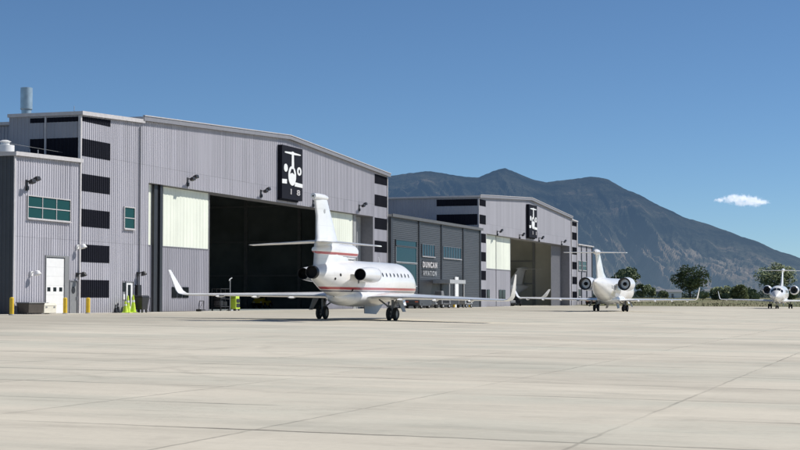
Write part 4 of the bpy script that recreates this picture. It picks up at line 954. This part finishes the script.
# rough grass verge, scrub and the far tree belt
def scatter(name, mt, pts, kind='stuff'):
    m = MB()
    for (x,y,z,R,n,s,q) in pts: leaves(m, x, y, z, R, n, s, q)
    o = m.build(name, mt); tag(o, kind=kind); return o
m = MB()
for _ in range(1500):
    x, y = aim(random.uniform(575,830), random.choice((random.uniform(285,420), random.uniform(285,330))))
    if y < ey(x)+1: continue
    z = gz(x)-.02+rise(x,y); h = random.uniform(.1,.4); w = random.uniform(.03,.12); a = random.uniform(0,PI)
    dx, dy = math.cos(a)*w, math.sin(a)*w
    m.add([(x-dx,y-dy,z),(x+dx,y+dy,z),(x+dx*.3,y+dy*.3,z+h),(x-dx*.5,y-dy*.5,z+h*.8)], [(0,1,2,3)])
def grassmat():
    m_, nt, b = newmat('dry_grass'); L = nt.links.new; tc = N(nt,'ShaderNodeTexCoord'); nz = N(nt,'ShaderNodeTexNoise'); nz.inputs['Scale'].default_value = .035; nz.inputs['Detail'].default_value = 8; L(tc.outputs['Object'], nz.inputs['Vector'])
    c = N(nt,'ShaderNodeValToRGB'); e = c.color_ramp.elements; e[0].position = .4; e[0].color = (.15,.155,.07,1); e[1].position = .62; e[1].color = (.27,.215,.12,1)
    L(nz.outputs['Fac'], c.inputs[0]); L(c.outputs[0], b.inputs['Base Color']); b.inputs['Roughness'].default_value = .9; return m_
tag(m.build('grass', grassmat()), 'rough dry grass beyond the edge of the concrete', 'grass', kind='stuff')
pts = []
for k in range(330):
    px = random.uniform(560, 860); d = random.uniform(620, 1500); x, y = aim(px, d)
    R = random.uniform(1.5,3.6)*d/900; pts.append((x, y, 2.2+R*.45, R*1.4, 46, .35*d/500, .65))
o = scatter('distant_tree_belt', M['leaff'], pts); tag(o, 'low dark belt of distant trees and scrub at the foot of the mountain', 'trees')
# a few far sheds
def shed(px, d, L_, W_, h, mt, label):
    x, y = aim(px, d); t = thing('shed', label, 'shed', (x, y, gz(x)+rise(x,y)), .3)
    m = MB(); m.box(-L_/2,L_/2,-W_/2,W_/2,0,h); m.build('wall', M[mt], t)
    m = MB(); m.hexa([(-L_/2-.3,-W_/2-.3,h),(L_/2+.3,-W_/2-.3,h),(L_/2+.3,W_/2+.3,h),(-L_/2-.3,W_/2+.3,h)],[(-L_/2-.3,-.1,h+W_*.16),(L_/2+.3,-.1,h+W_*.16),(L_/2+.3,.1,h+W_*.16),(-L_/2-.3,.1,h+W_*.16)]); m.build('roof', M['grey'], t)
    m = MB(); m.box(-L_*.2,-L_*.05,-W_/2-.05,-W_/2,0,h*.7); m.build('door', M['grey'], t)
shed(673, 520, 4.6, 5, 1.9, 'white', 'small white shed left of the lone round tree')
shed(709, 540, 3.0, 4, 2.3, 'white', 'smallest white shed right of the lone round tree')
shed(657, 900, 9, 8, 3.6, 'grey', 'pale grey shed far behind the bushes')
shed(712, 1000, 12, 9, 3.4, 'lgrey', 'low grey shed far behind the bush row')

# ------------------------------------------------------------------ mountains
RID = [(-300,205),(-150,190),(0,182),(120,175),(240,178),(320,186),(370,178),(388,176),(412,172.5),(432,171),(450,174),(465,176.5),(480,177),(492,171.5),(500,169),(506,168),(513,170.5),(522,175),(535,180),(548,182.5),(558,181),(569,180),(580,178.5),(592,177.5),(600,178),(607,179.5),(616,184),(627,189.5),(640,196),(653,202.5),(664,208),(674,213),(684,218),(695,221),(716,228),(732,233.5),(747,239),(764,245.5),(779,252),(800,259),(850,272),(920,281),(1000,286),(1200,291)]
def ridge(px):
    for (a, ya), (b, yb) in zip(RID[:-1], RID[1:]):
        if a <= px <= b: return ya+(yb-ya)*(px-a)/(b-a)
    return 291
def rmf(p, oc=5):
    v = 0; a = .5; f = 1
    for _ in range(oc): v += a*(1-abs(noise.noise(p*f))*2); a *= .5; f *= 2.05
    return v
def mountains():
    m = MB(); NX, NT = 1100, 120; vs = []; cr_ = []
    for i in range(NX+1):
        px = -300+1500*i/NX; a = math.atan(527/1600) - math.atan((px-400)/1600); yr = ridge(px) + noise.noise(Vector((px*.06,3,0)))*1.1 + noise.noise(Vector((px*.25,7,0)))*.5
        R1 = 15500 + 900*noise.noise(Vector((px*.006,0,0))); H1 = (300-yr)/1600*R1*math.cos(math.atan((px-400)/1600))
        H1 = max(60, H1)/math.cos(math.atan((px-400)/1600))**1
        for k in range(NT+1):
            t = k/NT*1.25; R0 = 8200; R = R0+(R1-R0)*t
            tt = min(t, 1)
            warp = noise.noise(Vector((px*.008,t*2.2,5)))*.9
            # spurs leaning down to the right
            sp = rmf(Vector((px*.0135 + t*1.9 + warp*.4, t*.8, 1.3)), 5)
            sp2 = rmf(Vector((px*.05 + t*6.2 + warp, t*1.8, 9.1)), 4)
            env = (math.sin(PI*min(1,tt))**.8)*(1 if t <= 1 else 0)
            h = H1*(tt**1.35) * (1 if t <= 1 else max(0, 1-(t-1)*1.6))
            h += env*H1*(.30*(sp-.55) + .15*(sp2-.5)) + env*15*noise.noise(Vector((px*.35, t*22, 3.3)))
            ln = abs(noise.noise(Vector((px*.034 + t*4.8 + warp*.35, t*1.1, 4.4)))); br = noise.noise(Vector((px*.02 - t*3, t*5, 8.8)))
            ln2 = abs(noise.noise(Vector((px*.09 + t*13 + warp*.5, t*2.6, 2.2))))
            cr_.append(max(0, min(1, max((1-ln*15)*1.5, (1-ln2*9)*.6))) * max(0, min(1, br*3+.55)) * max(0, min(1, (px-520)/130)) * max(0, min(1, (.72-t)*3.5)))
            if t < .15: h *= t/.15
            lim = H1*(R/R1)*.985
            if t < .995: h = min(h, lim)
            x, y = -R*math.sin(a), R*math.cos(a); vs.append((x, y, max(h, -5) if t > 0 else -20))
    n = NT+1
    m.add(vs, [(i*n+k, i*n+k+1, (i+1)*n+k+1, (i+1)*n+k) for i in range(NX) for k in range(NT)][::1], 0, True)
    mt, nt, b = newmat('hazy_mountain'); L = nt.links.new
    tc = N(nt,'ShaderNodeTexCoord'); geo = N(nt,'ShaderNodeNewGeometry'); sp_ = N(nt,'ShaderNodeSeparateXYZ'); L(tc.outputs['Object'], sp_.inputs[0])
    mp = N(nt,'ShaderNodeMapping'); mp.inputs['Scale'].default_value = (.0012,.0012,.002); L(tc.outputs['Object'], mp.inputs[0])
    nz = N(nt,'ShaderNodeTexNoise'); nz.inputs['Scale'].default_value = 1.0; nz.inputs['Detail'].default_value = 10; nz.inputs['Roughness'].default_value = .65; L(mp.outputs[0], nz.inputs['Vector'])
    c = N(nt,'ShaderNodeValToRGB'); e = c.color_ramp.elements; e[0].position = .40; e[0].color = (.008,.011,.009,1); e[1].position = .70; e[1].color = (.19,.145,.105,1)
    e2 = c.color_ramp.elements.new(.56); e2.color = (.045,.046,.034,1)
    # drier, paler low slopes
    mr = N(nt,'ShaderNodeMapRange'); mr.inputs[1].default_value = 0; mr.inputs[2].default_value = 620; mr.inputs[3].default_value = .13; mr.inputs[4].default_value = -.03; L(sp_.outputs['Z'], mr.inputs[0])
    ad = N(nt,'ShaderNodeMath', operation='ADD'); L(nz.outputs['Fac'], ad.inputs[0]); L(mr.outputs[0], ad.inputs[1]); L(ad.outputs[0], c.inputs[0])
    L(c.outputs[0], b.inputs['Base Color']); b.inputs['Roughness'].default_value = .95; b.inputs['Specular IOR Level'].default_value = 0
    mb_ = N(nt,'ShaderNodeMapping'); mb_.inputs['Scale'].default_value = (.004,.004,.0022); L(tc.outputs['Object'], mb_.inputs[0])
    nb = N(nt,'ShaderNodeTexNoise'); nb.inputs['Scale'].default_value = 1.0; nb.inputs['Detail'].default_value = 9; nb.inputs['Roughness'].default_value = .68; L(mb_.outputs[0], nb.inputs['Vector'])
    bp = N(nt,'ShaderNodeBump'); bp.inputs['Strength'].default_value = 1.0; bp.inputs['Distance'].default_value = 190; L(nb.outputs['Fac'], bp.inputs['Height']); L(bp.outputs[0], b.inputs['Normal'])
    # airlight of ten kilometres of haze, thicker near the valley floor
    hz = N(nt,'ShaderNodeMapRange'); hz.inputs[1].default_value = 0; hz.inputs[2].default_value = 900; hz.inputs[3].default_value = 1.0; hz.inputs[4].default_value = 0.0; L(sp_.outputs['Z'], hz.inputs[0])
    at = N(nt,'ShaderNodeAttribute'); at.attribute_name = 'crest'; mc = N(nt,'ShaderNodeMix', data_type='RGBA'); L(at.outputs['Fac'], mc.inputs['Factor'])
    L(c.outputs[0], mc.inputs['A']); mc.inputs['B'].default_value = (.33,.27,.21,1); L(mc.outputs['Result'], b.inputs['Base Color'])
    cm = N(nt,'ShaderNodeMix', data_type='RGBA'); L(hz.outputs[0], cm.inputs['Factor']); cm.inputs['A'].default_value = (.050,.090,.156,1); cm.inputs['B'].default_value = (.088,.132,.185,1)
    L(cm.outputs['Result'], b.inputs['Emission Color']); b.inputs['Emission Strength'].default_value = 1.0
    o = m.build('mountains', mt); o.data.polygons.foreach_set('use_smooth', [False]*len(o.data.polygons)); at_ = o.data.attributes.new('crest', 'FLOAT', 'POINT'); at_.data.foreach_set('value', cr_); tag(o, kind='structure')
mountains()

# ------------------------------------------------------------------ cloud
def cloud():
    px, R = 742, 9000.; x, y = aim(px, R); z = EYE + (300-204.6)/1600*R*1.02
    t = bpy.data.objects.new('cloud', bpy.data.meshes.new('cloud'))
    m = MB(); a = math.atan(527/1600) - math.atan((px-400)/1600); rx = Vector((math.cos(a), math.sin(a), 0))
    def sph(c, r, sq):
        vs = []; fs = []; nu, nv = 28, 18
        for i in range(nv+1):
            th = PI*i/nv
            for k in range(nu):
                p = Vector((math.sin(th)*math.cos(2*PI*k/nu), math.sin(th)*math.sin(2*PI*k/nu), math.cos(th)))
                vs.append(c+Vector((p.x*r,p.y*r,p.z*r*sq)))
        for i in range(nv):
            for k in range(nu): fs.append((i*nu+k,(i+1)*nu+k,(i+1)*nu+(k+1)%nu,i*nu+(k+1)%nu))
        m.add(vs, fs, 0, True)
    c0 = Vector((x,y,z))
    m.box(-190,190,-90,90,-52,52)
    o = m.build('cloud', None); o.data.materials.clear()
    o.location = c0; o.rotation_euler = (0,0,a)
    mt = bpy.data.materials.new('cloud_vapour'); mt.use_nodes = True; nt = mt.node_tree; nt.nodes.clear(); L = nt.links.new
    out = N(nt,'ShaderNodeOutputMaterial'); pv = N(nt,'ShaderNodeVolumePrincipled'); L(pv.outputs[0], out.inputs['Volume'])
    tc = N(nt,'ShaderNodeTexCoord'); sp = N(nt,'ShaderNodeSeparateXYZ'); L(tc.outputs['Object'], sp.inputs[0])
    def ma(op, a_, b_=None, c_=None, cl=False):
        n = N(nt,'ShaderNodeMath', operation=op); n.use_clamp = cl
        for i, q in enumerate((a_, b_, c_)):
            if q is None: continue
            if isinstance(q,(int,float)): n.inputs[i].default_value = q
            else: L(q, n.inputs[i])
        return n.outputs[0]
    def blob(cx, cz, ax, az, ay=70.):
        dx = ma('POWER', ma('ABSOLUTE', ma('DIVIDE', ma('SUBTRACT', sp.outputs['X'], cx), ax)), 2.0); dz = ma('POWER', ma('ABSOLUTE', ma('DIVIDE', ma('SUBTRACT', sp.outputs['Z'], cz), az)), 2.0)
        dy = ma('POWER', ma('ABSOLUTE', ma('DIVIDE', sp.outputs['Y'], ay)), 2.0)
        return ma('SUBTRACT', 1.0, ma('ADD', ma('ADD', dx, dy), dz))
    f = None
    for q in ((-15,8,105,30),(60,-6,85,30),(-40,14,60,24),(95,-10,48,20),(-118,4,34,11),(10,-14,70,18)):
        v = blob(*q); f = v if f is None else ma('MAXIMUM', f, v)
    nz = N(nt,'ShaderNodeTexNoise'); nz.inputs['Scale'].default_value = .042; nz.inputs['Detail'].default_value = 6; nz.inputs['Roughness'].default_value = .62; L(tc.outputs['Object'], nz.inputs['Vector'])
    d = ma('ADD', f, ma('MULTIPLY', ma('SUBTRACT', nz.outputs['Fac'], .56), 5.0))
    d = ma('MULTIPLY', ma('MULTIPLY', d, 1.0, None, True), .028)
    L(d, pv.inputs['Density']); pv.inputs['Color'].default_value = (.98,.98,1,1); pv.inputs['Anisotropy'].default_value = .2
    pv.inputs['Emission Color'].default_value = (.88,.92,1,1); L(ma('MULTIPLY', d, .55), pv.inputs['Emission Strength'])
    o.data.materials.append(mt); tag(o, 'small white flat puffy cloud in the blue sky right of the mountain summit', 'cloud')
cloud()

# ------------------------------------------------------------------ light, sky, camera
EL, AZ = math.radians(45), math.radians(31)      # azimuth measured from +X towards +Y
sd = Vector((math.cos(AZ)*math.cos(EL), math.sin(AZ)*math.cos(EL), math.sin(EL)))
l = bpy.data.lights.new('sun', 'SUN'); l.energy = 4.7; l.angle = math.radians(.53); l.color = (1,.955,.89)
o = bpy.data.objects.new('sun', l); link(o); o.rotation_euler = (-sd).to_track_quat('-Z', 'Y').to_euler()
w = bpy.data.worlds.new('World'); scn.world = w; w.use_nodes = True; nt = w.node_tree; bg = nt.nodes['Background']
sk = nt.nodes.new('ShaderNodeTexSky'); sk.sky_type = 'NISHITA'; sk.sun_disc = False; sk.sun_elevation = EL; sk.sun_rotation = PI/2-AZ
sk.altitude = 2500; sk.air_density = .85; sk.dust_density = .3; sk.ozone_density = 7
vm = nt.nodes.new('ShaderNodeVectorMath'); vm.operation = 'MULTIPLY'; vm.inputs[1].default_value = (.95,1.0,.955); nt.links.new(sk.outputs[0], vm.inputs[0]); nt.links.new(vm.outputs[0], bg.inputs[0]); bg.inputs[1].default_value = .10
c = bpy.data.cameras.new('camera'); c.sensor_width = 36; c.lens = 72; c.clip_end = 60000; c.clip_start = .3
co = bpy.data.objects.new('camera', c); link(co); co.location = (0,0,EYE)
co.rotation_euler = (PI/2 + math.atan(75/1600), 0, math.radians(18.21)); scn.camera = co
scn.view_settings.view_transform = 'Standard'; scn.view_settings.look = 'None'; scn.view_settings.exposure = 0
scn.cycles.volume_step_rate = 1; scn.cycles.volume_max_steps = 64; scn.cycles.max_bounces = 8
